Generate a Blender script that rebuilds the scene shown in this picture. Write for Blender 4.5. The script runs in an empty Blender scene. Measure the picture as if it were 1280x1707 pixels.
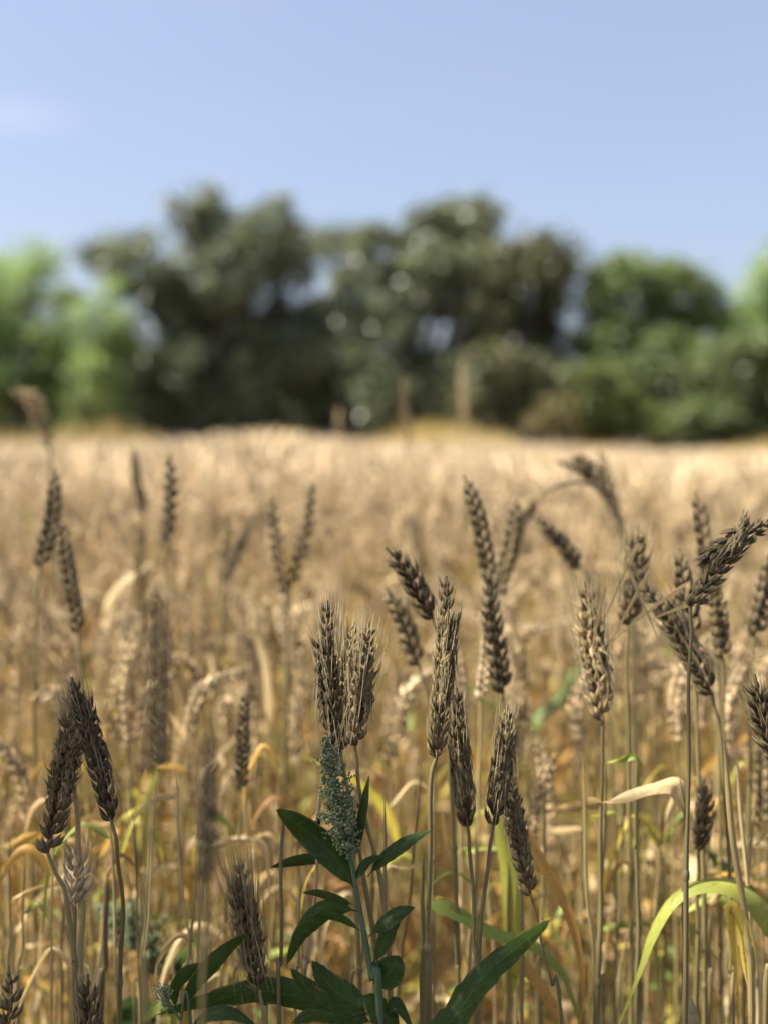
import bpy, math, random
import numpy as np
from mathutils import Vector, Matrix

# ------------------------------------------------------------------ camera, sky, sun, exposure
SC = bpy.context.scene
COL = SC.collection
rad = math.radians
CAM_H = 1.0
PITCH = rad(4.0)
VFOV = rad(50.0)
FOCUS = 0.62
F_PX = 853.5 / math.tan(VFOV / 2)

cd = bpy.data.cameras.new("camera")
cam = bpy.data.objects.new("camera", cd)
COL.objects.link(cam)
cam.location = (0, 0, CAM_H)
cam.rotation_euler = (rad(90) - PITCH, 0, 0)
cd.sensor_fit = 'VERTICAL'
cd.sensor_height = 24
cd.lens = 12 / math.tan(VFOV / 2)
cd.clip_start = 0.02
cd.clip_end = 3000
cd.dof.use_dof = True
cd.dof.focus_distance = FOCUS
cd.dof.aperture_fstop = cd.lens / 12.0
SC.camera = cam

SUN_AZ, SUN_EL = rad(-93), rad(52)
w = bpy.data.worlds.new("World")
SC.world = w
w.use_nodes = True
nt = w.node_tree
for n in list(nt.nodes):
    nt.nodes.remove(n)
wo = nt.nodes.new('ShaderNodeOutputWorld')
bg = nt.nodes.new('ShaderNodeBackground')
sk = nt.nodes.new('ShaderNodeTexSky')
sk.sky_type = 'NISHITA'
sk.sun_disc = False
sk.sun_elevation = SUN_EL
sk.sun_rotation = SUN_AZ
sk.air_density = 1.0
sk.dust_density = 2.6
sk.ozone_density = 2.0
bg.inputs['Strength'].default_value = 0.066
# faint thin cloud veils
tc = nt.nodes.new('ShaderNodeTexCoord')
mp = nt.nodes.new('ShaderNodeMapping')
mp.inputs['Scale'].default_value = (1.6, 1.6, 7.0)
mp.inputs['Location'].default_value = (0.35, 0.2, 0.5)
nz = nt.nodes.new('ShaderNodeTexNoise')
nz.inputs['Scale'].default_value = 1.7
nz.inputs['Detail'].default_value = 4
cr = nt.nodes.new('ShaderNodeValToRGB')
cr.color_ramp.elements[0].position = 0.5
cr.color_ramp.elements[0].color = (0, 0, 0, 1)
cr.color_ramp.elements[1].position = 0.8
cr.color_ramp.elements[1].color = (0.22, 0.22, 0.22, 1)
mx = nt.nodes.new('ShaderNodeMix')
mx.data_type = 'RGBA'
mx.inputs['B'].default_value = (6.0, 6.2, 7.0, 1)
nt.links.new(tc.outputs['Generated'], mp.inputs['Vector'])
nt.links.new(mp.outputs[0], nz.inputs['Vector'])
nt.links.new(nz.outputs['Fac'], cr.inputs[0])
WD = cam.rotation_euler.to_matrix() @ Vector(((10 - 640) / F_PX, (853.5 - 190) / F_PX, -1)).normalized()
dt = nt.nodes.new('ShaderNodeVectorMath')
dt.operation = 'DISTANCE'
sv = nt.nodes.new('ShaderNodeVectorMath')
sv.operation = 'MULTIPLY'
sv.inputs[1].default_value = (1, 1, 3.2)
nt.links.new(tc.outputs['Generated'], sv.inputs[0])
nt.links.new(sv.outputs[0], dt.inputs[0])
dt.inputs[1].default_value = (WD.x, WD.y, WD.z * 3.2)
mr = nt.nodes.new('ShaderNodeMapRange')
mr.inputs['From Min'].default_value = .07
mr.inputs['From Max'].default_value = 0
nt.links.new(dt.outputs['Value'], mr.inputs['Value'])
ml = nt.nodes.new('ShaderNodeMath')
ml.operation = 'MULTIPLY'
ml2 = nt.nodes.new('ShaderNodeMath')
ml2.operation = 'MULTIPLY_ADD'
ml2.inputs[1].default_value = .18
mn = nt.nodes.new('ShaderNodeMath')
mn.operation = 'MULTIPLY'
mn.inputs[1].default_value = .4
nt.links.new(nz.outputs['Fac'], mn.inputs[0])
nt.links.new(mn.outputs[0], ml.inputs[0])
nt.links.new(mr.outputs[0], ml.inputs[1])
nt.links.new(cr.outputs[0], ml2.inputs[0])
nt.links.new(ml.outputs[0], ml2.inputs[2])
nt.links.new(ml2.outputs[0], mx.inputs['Factor'])
hz = nt.nodes.new('ShaderNodeMix')   # even pale haze over the whole sky
hz.data_type = 'RGBA'
hz.inputs['Factor'].default_value = 0.36
hz.inputs['B'].default_value = (3.75, 4.05, 5.45, 1)
nt.links.new(sk.outputs[0], hz.inputs['A'])
nt.links.new(hz.outputs['Result'], mx.inputs['A'])
nt.links.new(mx.outputs['Result'], bg.inputs['Color'])
nt.links.new(bg.outputs[0], wo.inputs['Surface'])

sd = bpy.data.lights.new("sun", 'SUN')
sd.energy = 5.0
sd.angle = rad(0.5)
sd.color = (1.0, 0.95, 0.87)
sun = bpy.data.objects.new("sun", sd)
COL.objects.link(sun)
SUNV = Vector((math.sin(SUN_AZ) * math.cos(SUN_EL), math.cos(SUN_AZ) * math.cos(SUN_EL), math.sin(SUN_EL)))
sun.rotation_euler = SUNV.to_track_quat('Z', 'Y').to_euler()

SC.view_settings.view_transform = 'Standard'
SC.view_settings.look = 'None'
SC.view_settings.gamma = 1
SC.view_settings.exposure = 1.5
SC.render.engine = 'CYCLES'
SC.cycles.use_denoising = True
SC.cycles.max_bounces = 6
SC.cycles.diffuse_bounces = 3
SC.cycles.transmission_bounces = 4
SC.cycles.use_adaptive_sampling = True
SC.cycles.adaptive_threshold = 0.02

# ------------------------------------------------------------------ helpers
CA, SA = math.cos(PITCH), math.sin(PITCH)


def P(px, py, d):
    """point seen at photo pixel (px, py), d metres ahead"""
    x = (px - 640) / F_PX * d
    u = -(py - 853.5) / F_PX * d
    return np.array([x, d * CA + u * SA, CAM_H - d * SA + u * CA])


def unit(v):
    v = np.asarray(v, float)
    return v / (np.linalg.norm(v) + 1e-12)


def resample(pts, n):
    """Catmull-Rom through pts, n samples"""
    p = np.array(pts, float)
    if len(p) == 2:
        t = np.linspace(0, 1, n)[:, None]
        return p[0] * (1 - t) + p[1] * t
    q = np.vstack([2 * p[0] - p[1], p, 2 * p[-1] - p[-2]])
    m = len(p) - 1
    out = []
    for s in np.linspace(0, m, n):
        i = min(int(s), m - 1)
        t = s - i
        a, b, c, d = q[i], q[i + 1], q[i + 2], q[i + 3]
        out.append(0.5 * ((2 * b) + (-a + c) * t + (2 * a - 5 * b + 4 * c - d) * t * t + (-a + 3 * b - 3 * c + d) * t ** 3))
    return np.array(out)


def tangents(c):
    t = np.gradient(c, axis=0)
    return t / (np.linalg.norm(t, axis=1)[:, None] + 1e-12)


class Geo:
    """quads with three point attributes rnd, tt, uu, a plant random, and a material slot"""

    def __init__(s):
        s.V, s.Q, s.A, s.M = [], [], [], []
        s.n = 0

    def add(s, V, Q, A=None, m=0):
        V = np.asarray(V, float).reshape(-1, 3)
        Q = np.asarray(Q, int).reshape(-1, 4)
        if A is None:
            A = np.zeros((len(V), 4))
        s.V.append(V); s.Q.append(Q + s.n); s.A.append(A); s.M.append(np.full(len(Q), m))
        s.n += len(V)

    def arrays(s):
        return np.vstack(s.V), np.vstack(s.Q), np.vstack(s.A), np.concatenate(s.M)

    def mesh(s, name, mats, origin=(0, 0, 0), smooth=True):
        V, Q, A, M = s.arrays()
        V = V - np.asarray(origin, float)
        me = bpy.data.meshes.new(name)
        me.vertices.add(len(V))
        me.vertices.foreach_set('co', V.astype(np.float32).ravel())
        me.loops.add(len(Q) * 4)
        me.loops.foreach_set('vertex_index', Q.astype(np.int32).ravel())
        me.polygons.add(len(Q))
        me.polygons.foreach_set('loop_start', np.arange(0, len(Q) * 4, 4, dtype=np.int32))
        me.polygons.foreach_set('material_index', M.astype(np.int32))
        if smooth:
            me.polygons.foreach_set('use_smooth', np.ones(len(Q), bool))
        for k, an in enumerate(('rnd', 'tt', 'uu', 'prnd')):
            at = me.attributes.new(an, 'FLOAT', 'POINT')
            at.data.foreach_set('value', A[:, k].astype(np.float32))
        for m in mats:
            me.materials.append(m)
        me.update(calc_edges=True)
        return me


def tube_geo(g, path, radii, seg=6, rnd=0.0, m=0, t0=0.0, t1=1.0):
    c = np.asarray(path, float)
    n = len(c)
    T = tangents(c)
    a = unit(np.cross(T[0], [0.31, 0.9, 0.17]))
    rings = []
    for i in range(n):
        a = unit(a - T[i] * np.dot(a, T[i]))
        b = np.cross(T[i], a)
        th = np.arange(seg) * 2 * math.pi / seg
        rings.append(c[i] + radii[i] * (np.cos(th)[:, None] * a + np.sin(th)[:, None] * b))
    V = np.vstack(rings)
    Q = []
    for i in range(n - 1):
        for k in range(seg):
            k2 = (k + 1) % seg
            Q.append((i * seg + k, i * seg + k2, (i + 1) * seg + k2, (i + 1) * seg + k))
    A = np.zeros((len(V), 4))
    A[:, 0] = rnd
    A[:, 1] = np.repeat(np.linspace(t0, t1, n), seg)
    A[:, 2] = np.tile(np.arange(seg) / seg, n)
    g.add(V, Q, A, m)


def hull_template(seg, ts, rs, flat=0.62, hook=0.10):
    """a pointed, keeled husk along +Z, unit length, belly towards +X"""
    V = []
    A = []
    for t, r in zip(ts, rs):
        for k in range(seg):
            th = 2 * math.pi * k / seg
            x = math.cos(th) * r * flat * (1.25 if math.cos(th) > 0.9 else 1)
            V.append((x + hook * math.sin(math.pi * t) - hook * 0.3 * t, math.sin(th) * r, t))
            A.append((0, t, k / seg, 0))
    Q = []
    n = len(ts)
    for i in range(n - 1):
        for k in range(seg):
            k2 = (k + 1) % seg
            Q.append((i * seg + k, i * seg + k2, (i + 1) * seg + k2, (i + 1) * seg + k))
    return np.array(V), np.array(Q), np.array(A, float)


HULL_HI = hull_template(8, (0, .08, .20, .36, .52, .66, .76, .86, 1.0), (.05, .125, .175, .185, .15, .09, .045, .018, .004))
HULL_LO = hull_template(5, (0, .3, .65, 1.0), (.06, .21, .17, .01))
BEAD = hull_template(5, (0, .25, .6, .9, 1.0), (.12, .45, .5, .25, .03), flat=1.0, hook=0)


def place_many(g, tmpl, M3, pos, rnd, prnd=0.0, m=0):
    """M3: (n,3,3) columns = local x,y,z axes scaled"""
    TV, TQ, TA = tmpl
    n = len(pos)
    V = np.einsum('nij,kj->nki', M3, TV) + pos[:, None, :]
    Q = TQ[None] + (np.arange(n) * len(TV))[:, None, None]
    A = np.repeat(TA[None], n, 0)
    A[:, :, 0] = rnd[:, None]
    A[:, :, 3] = prnd
    g.add(V.reshape(-1, 3), Q.reshape(-1, 4), A.reshape(-1, 4), m)


def ear_geo(g, curve, side, rng, size=1.0, hi=True, awn=0.012, ga=None, pitch=0.0041, loose=0.0, open_=0.0, m=0, ma=0, nawn=1.0, wide=1.0):
    """wheat spike along curve (base -> tip): spikelets alternate left and right of the rachis"""
    c = resample(curve, 200)
    seglen = np.linalg.norm(np.diff(c, axis=0), axis=1)
    S = np.concatenate([[0], np.cumsum(seglen)])
    L = S[-1]
    T = tangents(c)
    ns = max(8, int(L / (pitch * size)))
    side = unit(side)
    tube_geo(g, c[::14], np.full(len(c[::14]), 0.0009 * size), 5 if hi else 3, 0.5, m)
    M3, pos, rn = [], [], []
    awns = []
    twist = rng.uniform(-0.5, 0.5)
    for i in range(ns + 1):
        f = min(i / ns, 0.985)
        s = f * (L - 0.008 * size)
        k = min(np.searchsorted(S, s), len(c) - 1)
        p, t = c[k], T[k]
        sd_ = unit(side - t * np.dot(side, t))
        a = twist * f
        nrm = np.cross(t, sd_)
        sd2 = sd_ * math.cos(a) + nrm * math.sin(a)
        nrm = np.cross(t, sd2)
        sg = 1 if i % 2 == 0 else -1
        env = (0.72 + 0.28 * math.sin(math.pi * min(1, 0.22 + f * 0.78)) ** 0.8) * size * (1 - .22 * f ** 5)
        out = 0.37 + loose * rng.uniform(0.2, 1)
        fl = []
        if hi:
            # outer glumes, then three florets fanned across the spikelet
            fl.append((0.0014, 0.50 * out, +0.50, 0.0118, 0.86))
            fl.append((0.0014, 0.50 * out, -0.50, 0.0118, 0.86))
            fl.append((0.0022, 0.90 * out, +0.30, 0.0142, 0.80))
            fl.append((0.0022, 0.90 * out, -0.30, 0.0142, 0.80))
            fl.append((0.0032, 1.30 * out, 0.0, 0.0134, 0.82))
            if rng.random() < .5:
                fl.append((0.0036, 1.5 * out, rng.uniform(-.3, .3), 0.0105, .7))
        else:
            fl.append((0.002, 0.9 * out, +0.38, 0.0108, 1.25))
            fl.append((0.002, 0.9 * out, -0.38, 0.0108, 1.25))
        if i == ns:
            fl = [(0, 0, 0.2, 0.009, 1), (0, 0, -0.2, 0.009, 1)]
        for off, ao, fan, ln, wd in fl:
            ao = ao * wide + rng.uniform(-.07, .07) + (open_ * rng.uniform(0, 1) if rng.random() < .25 else 0)
            fan = fan * wide + rng.uniform(-.08, .08)
            z = unit(t + sg * sd2 * math.tan(ao) + nrm * math.tan(fan) * 0.75)
            x = unit(sg * sd2 * (1 if abs(fan) < .45 else .4) + nrm * np.sign(fan) * (.5 if abs(fan) < .45 else 1.0) - z * 0.01)
            x = unit(x - z * np.dot(x, z))
            y = np.cross(z, x)
            l = ln * env * rng.uniform(.88, 1.12)
            wdt = ln * env * wd * rng.uniform(.85, 1.1)
            M3.append(np.column_stack([x * wdt, y * wdt, z * l]))
            o = p + sg * sd2 * off * env * .55 + nrm * np.sign(fan) * 0.0013 * env * (abs(fan) > .01)
            pos.append(o)
            rn.append(rng.random())
            if ga is not None and rng.random() < nawn and awn > 0:
                la = min(awn * rng.uniform(.35, 1.15), (1 - f) * L * .92 + .003 + awn * .05)
                tip0 = o + z * l * .93 + x * (-0.03) * wdt
                d1 = unit(z + t * 1.8)
                d2 = unit(t * 2.4 + z * .2 + rng.normal(0, .12, 3))
                tt = np.linspace(0, 1, 5)[:, None]
                pth = tip0 + d1 * la * tt * (1 - tt * .5) + d2 * la * .5 * tt * tt
                awns.append((pth, rng.random()))
    place_many(g, HULL_HI if hi else HULL_LO, np.array(M3), np.array(pos), np.array(rn), m=m)
    for pth, r in awns:
        rr = 0.00022 * size * np.array([1.15, 1, .8, .55, .2])
        tube_geo(ga, pth, rr, 3, r, ma)


def blade_geo(g, pts, width, roll=0.0, fold=0.25, n=22, across=5, view=None, prof='grass', teeth=0.0, rnd=0.5, wave=0.0, m=0, prnd=0.0, rng=None, twist=0.0, up=None):
    c = resample(pts, n)
    T = tangents(c)
    V, A, Q = [], [], []
    js = np.linspace(-1, 1, across)
    ph = (rnd * 37.0) % 6.28
    a = None
    for i in range(n):
        t = i / (n - 1)
        vd = view if view is not None else unit(c[i] - np.array([0, 0, CAM_H]))
        if up is not None:
            vd = up
        wdir = np.cross(T[i], vd)
        if np.linalg.norm(wdir) < 0.15 and a is not None:
            wdir = a
        wdir = unit(wdir)
        if a is not None and np.dot(a, wdir) < 0:
            wdir = -wdir
        a = wdir
        nn = np.cross(wdir, T[i])
        r = rad(roll + twist * t)
        wd = wdir * math.cos(r) + nn * math.sin(r)
        nn = np.cross(wd, T[i])
        if prof == 'grass':
            w_ = width * min(1.0, (t * 7 + .35)) * (1 - max(0, (t - .25) / .75) ** 1.7) + 0.00015
        elif prof == 'weed':
            # petiole, then lance shaped blade
            if t < .12:
                w_ = width * .07
            else:
                q = (t - .12) / .88
                w_ = width * (math.sin(math.pi * q ** .78) ** .82 * .93 + .07) * (1 - .15 * q)
                if q > .97:
                    w_ *= .35
        else:
            w_ = width * math.sin(math.pi * min(1, max(0, t)) ** .9) ** .7 + 0.0004
        for j in js:
            ww = w_ * abs(j)
            if teeth and abs(j) == 1 and .15 < t < .93:
                tri = ((t * 9 + (0.35 if j > 0 else 0)) % 1.0)
                ww *= 1 + teeth * (tri - .35) * (1 if math.sin(t * 17 + ph + j) > -.55 else .3)
            p = c[i] + wd * (.5 * ww * np.sign(j)) + nn * (fold * .5 * w_ * (abs(j) ** 1.3) + wave * width * math.sin(t * 13 + ph + j * 1.3) * abs(j))
            V.append(p)
            A.append((rnd, t, (j + 1) / 2, prnd))
    for i in range(n - 1):
        for k in range(across - 1):
            b = i * across + k
            Q.append((b, b + 1, b + across + 1, b + across))
    g.add(V, Q, np.array(A, float), m)


# ------------------------------------------------------------------ materials
def new_mat(name):
    m = bpy.data.materials.new(name)
    m.use_nodes = True
    m.node_tree.nodes.clear()
    return m, m.node_tree


def N(nt, typ, **kw):
    n = nt.nodes.new(typ)
    for k, v in kw.items():
        setattr(n, k, v)
    return n


def ramp(nt, stops, fac, interp='LINEAR'):
    r = N(nt, 'ShaderNodeValToRGB')
    r.color_ramp.interpolation = interp
    e = r.color_ramp.elements
    while len(e) < len(stops):
        e.new(0.5)
    for el, (p, c) in zip(e, stops):
        el.position = p
        el.color = (*c, 1)
    nt.links.new(fac, r.inputs[0])
    return r.outputs[0]


def attr(nt, name):
    a = N(nt, 'ShaderNodeAttribute', attribute_name=name)
    return a.outputs['Fac']


def math_(nt, op, a, b=None, clamp=False):
    n = N(nt, 'ShaderNodeMath', operation=op)
    n.use_clamp = clamp
    for i, v in enumerate((a, b)):
        if v is None:
            continue
        if isinstance(v, (int, float)):
            n.inputs[i].default_value = v
        else:
            nt.links.new(v, n.inputs[i])
    return n.outputs[0]


def mixc(nt, fac, a, b, blend='MIX'):
    n = N(nt, 'ShaderNodeMix', data_type='RGBA', blend_type=blend)
    for key, v in (('Factor', fac), ('A', a), ('B', b)):
        if isinstance(v, (int, float)):
            n.inputs[key].default_value = v
        elif isinstance(v, tuple):
            n.inputs[key].default_value = (*v, 1)
        else:
            nt.links.new(v, n.inputs[key])
    return n.outputs['Result']


def noise(nt, scale, detail=3, vec=None, rough=.55):
    n = N(nt, 'ShaderNodeTexNoise')
    n.inputs['Scale'].default_value = scale
    n.inputs['Detail'].default_value = detail
    n.inputs['Roughness'].default_value = rough
    if vec is None:
        vec = N(nt, 'ShaderNodeTexCoord').outputs['Object']
    nt.links.new(vec, n.inputs['Vector'])
    return n.outputs['Fac']


def plant_p(nt):
    """plant colour choice: stored per plant, plus the object's own colour channel"""
    oi = N(nt, 'ShaderNodeObjectInfo')
    sp = N(nt, 'ShaderNodeSeparateColor')
    nt.links.new(oi.outputs['Color'], sp.inputs[0])
    p = math_(nt, 'ADD', attr(nt, 'prnd'), sp.outputs[0])
    return p, sp.outputs[1]


def leaf_shader(nt, col, rough=.5, trans=.35, spec=.4, bump=None, bstr=.3, sheen=None):
    pb = N(nt, 'ShaderNodeBsdfPrincipled')
    nt.links.new(col, pb.inputs['Base Color'])
    pb.inputs['Roughness'].default_value = rough
    pb.inputs['Specular IOR Level'].default_value = spec
    if bump is not None:
        b = N(nt, 'ShaderNodeBump')
        b.inputs['Strength'].default_value = bstr
        b.inputs['Distance'].default_value = .0006
        nt.links.new(bump, b.inputs['Height'])
        nt.links.new(b.outputs[0], pb.inputs['Normal'])
    out = N(nt, 'ShaderNodeOutputMaterial')
    if trans > 0:
        tr = N(nt, 'ShaderNodeBsdfTranslucent')
        tcol = mixc(nt, .35, col, mixc(nt, 1.0, col, (1.0, .95, .35), 'MULTIPLY'))
        nt.links.new(tcol, tr.inputs['Color'])
        mxs = N(nt, 'ShaderNodeMixShader')
        mxs.inputs[0].default_value = trans
        nt.links.new(pb.outputs[0], mxs.inputs[1])
        nt.links.new(tr.outputs[0], mxs.inputs[2])
        nt.links.new(mxs.outputs[0], out.inputs[0])
    else:
        nt.links.new(pb.outputs[0], out.inputs[0])


def mat_ear():
    m, nt = new_mat('wheat_husk')
    p, mould = plant_p(nt)
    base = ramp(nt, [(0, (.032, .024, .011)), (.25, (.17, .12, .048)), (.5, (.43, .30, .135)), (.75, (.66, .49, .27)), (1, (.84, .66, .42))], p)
    # husk: pale papery margins and points, darker ridged back; margins also paint in lit rims
    r = attr(nt, 'rnd'); t = attr(nt, 'tt'); u = attr(nt, 'uu')
    vary = math_(nt, 'ADD', math_(nt, 'MULTIPLY', math_(nt, 'POWER', r, 1.6), 1.3), .48)
    hsv = N(nt, 'ShaderNodeHueSaturation')
    nt.links.new(base, hsv.inputs['Color'])
    nt.links.new(vary, hsv.inputs['Value'])
    pale = mixc(nt, .6, hsv.outputs[0], (.56, .44, .24))
    nz_ = noise(nt, 260, 3)
    tipm = math_(nt, 'MULTIPLY', math_(nt, 'SUBTRACT', t, .48, True), 1.2, True)
    edge = math_(nt, 'MULTIPLY', math_(nt, 'POWER', math_(nt, 'SUBTRACT', 1, math_(nt, 'ABSOLUTE', math_(nt, 'COSINE', math_(nt, 'MULTIPLY', u, 6.2832))), True), 2), .9)
    fac = math_(nt, 'MULTIPLY', math_(nt, 'ADD', tipm, edge), math_(nt, 'ADD', nz_, .25), True)
    c2 = mixc(nt, fac, hsv.outputs[0], pale)
    # mould specks: dark patches
    sp = ramp(nt, [(.50, (0, 0, 0)), (.66, (1, 1, 1))], noise(nt, 330, 4))
    sp = math_(nt, 'MULTIPLY', sp, mould)
    c3 = mixc(nt, sp, c2, (.028, .021, .012))
    leaf_shader(nt, c3, .55, .10, .3, math_(nt, 'SINE', math_(nt, 'MULTIPLY', u, 75)), .5)
    return m


def mat_awn():
    m, nt = new_mat('awn_bristle')
    p, mould = plant_p(nt)
    c = ramp(nt, [(0, (.22, .17, .09)), (.5, (.42, .34, .19)), (1, (.62, .52, .33))], math_(nt, 'ADD', math_(nt, 'MULTIPLY', p, .5), math_(nt, 'MULTIPLY', attr(nt, 'rnd'), .5)))
    leaf_shader(nt, c, .4, .15, .5)
    return m


def mat_stem():
    m, nt = new_mat('straw_stem')
    p, _ = plant_p(nt)
    c = ramp(nt, [(0, (.085, .062, .032)), (.3, (.19, .155, .062)), (.5, (.36, .27, .10)), (.75, (.57, .43, .21)), (1, (.76, .59, .34))], p)
    n1 = noise(nt, 60, 4)
    c = mixc(nt, math_(nt, 'MULTIPLY', n1, .5), c, (.13, .10, .05))
    u = attr(nt, 'uu')
    leaf_shader(nt, c, .42, .08, .5, math_(nt, 'SINE', math_(nt, 'MULTIPLY', u, 62.8)), .25)
    return m


def mat_blade():
    m, nt = new_mat('wheat_blade')
    p, _ = plant_p(nt)
    t = attr(nt, 'tt'); u = attr(nt, 'uu')
    n1 = noise(nt, 28, 3)
    pp = math_(nt, 'ADD', p, math_(nt, 'MULTIPLY', math_(nt, 'SUBTRACT', n1, .5), .22))
    c = ramp(nt, [(0, (.64, .48, .24)), (.16, (.50, .34, .14)), (.32, (.34, .16, .05)), (.48, (.56, .31, .05)), (.64, (.52, .44, .05)), (.82, (.22, .30, .04)), (1, (.055, .12, .03))], pp)
    vein = math_(nt, 'MULTIPLY', math_(nt, 'POWER', math_(nt, 'SINE', math_(nt, 'MULTIPLY', u, 44)), 2), .18)
    c = mixc(nt, vein, c, (.62, .55, .34))
    sp = ramp(nt, [(.60, (0, 0, 0)), (.70, (1, 1, 1))], noise(nt, 320, 2))
    c = mixc(nt, math_(nt, 'MULTIPLY', sp, .45), c, (.10, .06, .03))
    leaf_shader(nt, c, .5, .40, .35, math_(nt, 'SINE', math_(nt, 'MULTIPLY', u, 60)), .2)
    return m


def mat_weed_leaf(name='goosefoot_leaf', k=1.0):
    m, nt = new_mat(name)
    t = attr(nt, 'tt'); u = attr(nt, 'uu')
    n1 = noise(nt, 35, 4)
    c = ramp(nt, [(.25, (.020 * k, .042 * k, .005 * k)), (.75, (.044 * k, .082 * k, .010 * k))], n1)
    mid = math_(nt, 'ABSOLUTE', math_(nt, 'SUBTRACT', u, .5))
    rib = math_(nt, 'SUBTRACT', 1, math_(nt, 'MULTIPLY', mid, 26), True)
    side = math_(nt, 'SINE', math_(nt, 'MULTIPLY', math_(nt, 'SUBTRACT', t, math_(nt, 'MULTIPLY', mid, .35)), 62))
    side = math_(nt, 'MULTIPLY', math_(nt, 'POWER', math_(nt, 'MAXIMUM', side, 0), 10), .5)
    v = math_(nt, 'MAXIMUM', rib, side)
    c = mixc(nt, math_(nt, 'MULTIPLY', v, .34), c, (.10, .17, .04))
    dust = ramp(nt, [(.52, (0, 0, 0)), (.72, (1, 1, 1))], noise(nt, 210, 5, rough=.7))
    c = mixc(nt, math_(nt, 'MULTIPLY', dust, .28), c, (.17, .17, .12))
    rim = math_(nt, 'MULTIPLY', math_(nt, 'SUBTRACT', mid, .40, True), 9, True)
    rim = math_(nt, 'MULTIPLY', rim, ramp(nt, [(.48, (0, 0, 0)), (.6, (1, 1, 1))], noise(nt, 60, 3)))
    c = mixc(nt, math_(nt, 'MULTIPLY', rim, .8), c, (.22, .17, .05))
    leaf_shader(nt, c, .55, .24, .25, math_(nt, 'ADD', v, math_(nt, 'MULTIPLY', noise(nt, 400, 2), .6)), .35)
    return m


def simple(name, c0, c1, scale=40, rough=.6, trans=0.0, spec=.3, use_rnd=False):
    m, nt = new_mat(name)
    f = attr(nt, 'rnd') if use_rnd else noise(nt, scale, 4)
    c = ramp(nt, [(.2, c0), (.8, c1)], f)
    leaf_shader(nt, c, rough, trans, spec)
    return m


M_EAR, M_AWN, M_STEM, M_BLADE = mat_ear(), mat_awn(), mat_stem(), mat_blade()
M_WEED = mat_weed_leaf()
M_WEED_STEM = simple('goosefoot_stem', (.05, .085, .04), (.10, .15, .07), 80, .5, .05)
M_SEED = simple('goosefoot_seed', (.12, .145, .065), (.25, .29, .155), 1, .75, .1, .2, True)
M_BARK = simple('bark', (.05, .038, .027), (.14, .11, .08), 9, .85)


def mat_foliage(name, dark, light, sheen=.5, trans=.25, rough=.38):
    m, nt = new_mat(name)
    r = attr(nt, 'rnd')
    oi = attr(nt, 'prnd')
    c = ramp(nt, [(0, dark), (1, light)], math_(nt, 'ADD', math_(nt, 'MULTIPLY', r, .5), math_(nt, 'MULTIPLY', oi, .5)))
    leaf_shader(nt, c, rough, trans, sheen)
    return m


F_MANGO = mat_foliage('dark_mango_foliage', (.065, .082, .034), (.31, .34, .19), .8, .18, .42)
F_BROWN = mat_foliage('brownish_foliage', (.06, .07, .026), (.21, .21, .10), .5, .15, .5)
F_LIGHT = mat_foliage('light_green_foliage', (.19, .28, .09), (.38, .48, .20), .4, .45, .5)
F_MID = mat_foliage('mid_green_foliage', (.09, .13, .04), (.29, .36, .14), .5, .25, .45)
F_DEEP = mat_foliage('deep_green_foliage', (.06, .085, .025), (.22, .26, .10), .5, .18, .45)
F_RED = mat_foliage('reddish_foliage', (.10, .09, .035), (.26, .20, .09), .3, .25, .5)
F_YELL = mat_foliage('yellowgreen_foliage', (.09, .12, .03), (.22, .25, .08), .4, .35, .45)

# ------------------------------------------------------------------ object helpers


def link(o):
    COL.objects.link(o)
    return o


def thing(name, label, cat, loc, group=None):
    o = link(bpy.data.objects.new(name, None))
    o.empty_display_size = .02
    o.location = loc
    o['label'] = label
    o['category'] = cat
    if group:
        o['group'] = group
    return o


def part(name, g, mats, parent, origin, color=(0, 0, 0, 1), label=None, smooth=True):
    o = link(bpy.data.objects.new(name, g.mesh(name, mats, origin, smooth)))
    o.color = color
    o.parent = parent
    if label:
        o['label'] = label
    return o


# ------------------------------------------------------------------ ground
def hfield(x, y):
    """crop height factor over the field"""
    h = 1.0 + .025 * math.sin(x * 1.3 + y * .4) + .02 * math.sin(y * .9 - x * .5 + 1.0)
    h += .13 * math.exp(-((x + .95 * y / 8.5) ** 2) / (.3) - ((y - 8.5) ** 2) / 9)
    h += .03 * math.sin(x * .55 + 2) * math.sin(y * .35 + x * .2) * min(1, y / 6)
    h -= .32 * (1 / (1 + math.exp(-(x / max(y, 1) - .16) * 28))) * min(1, max(0, (y - 8) / 8))
    return h


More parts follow.
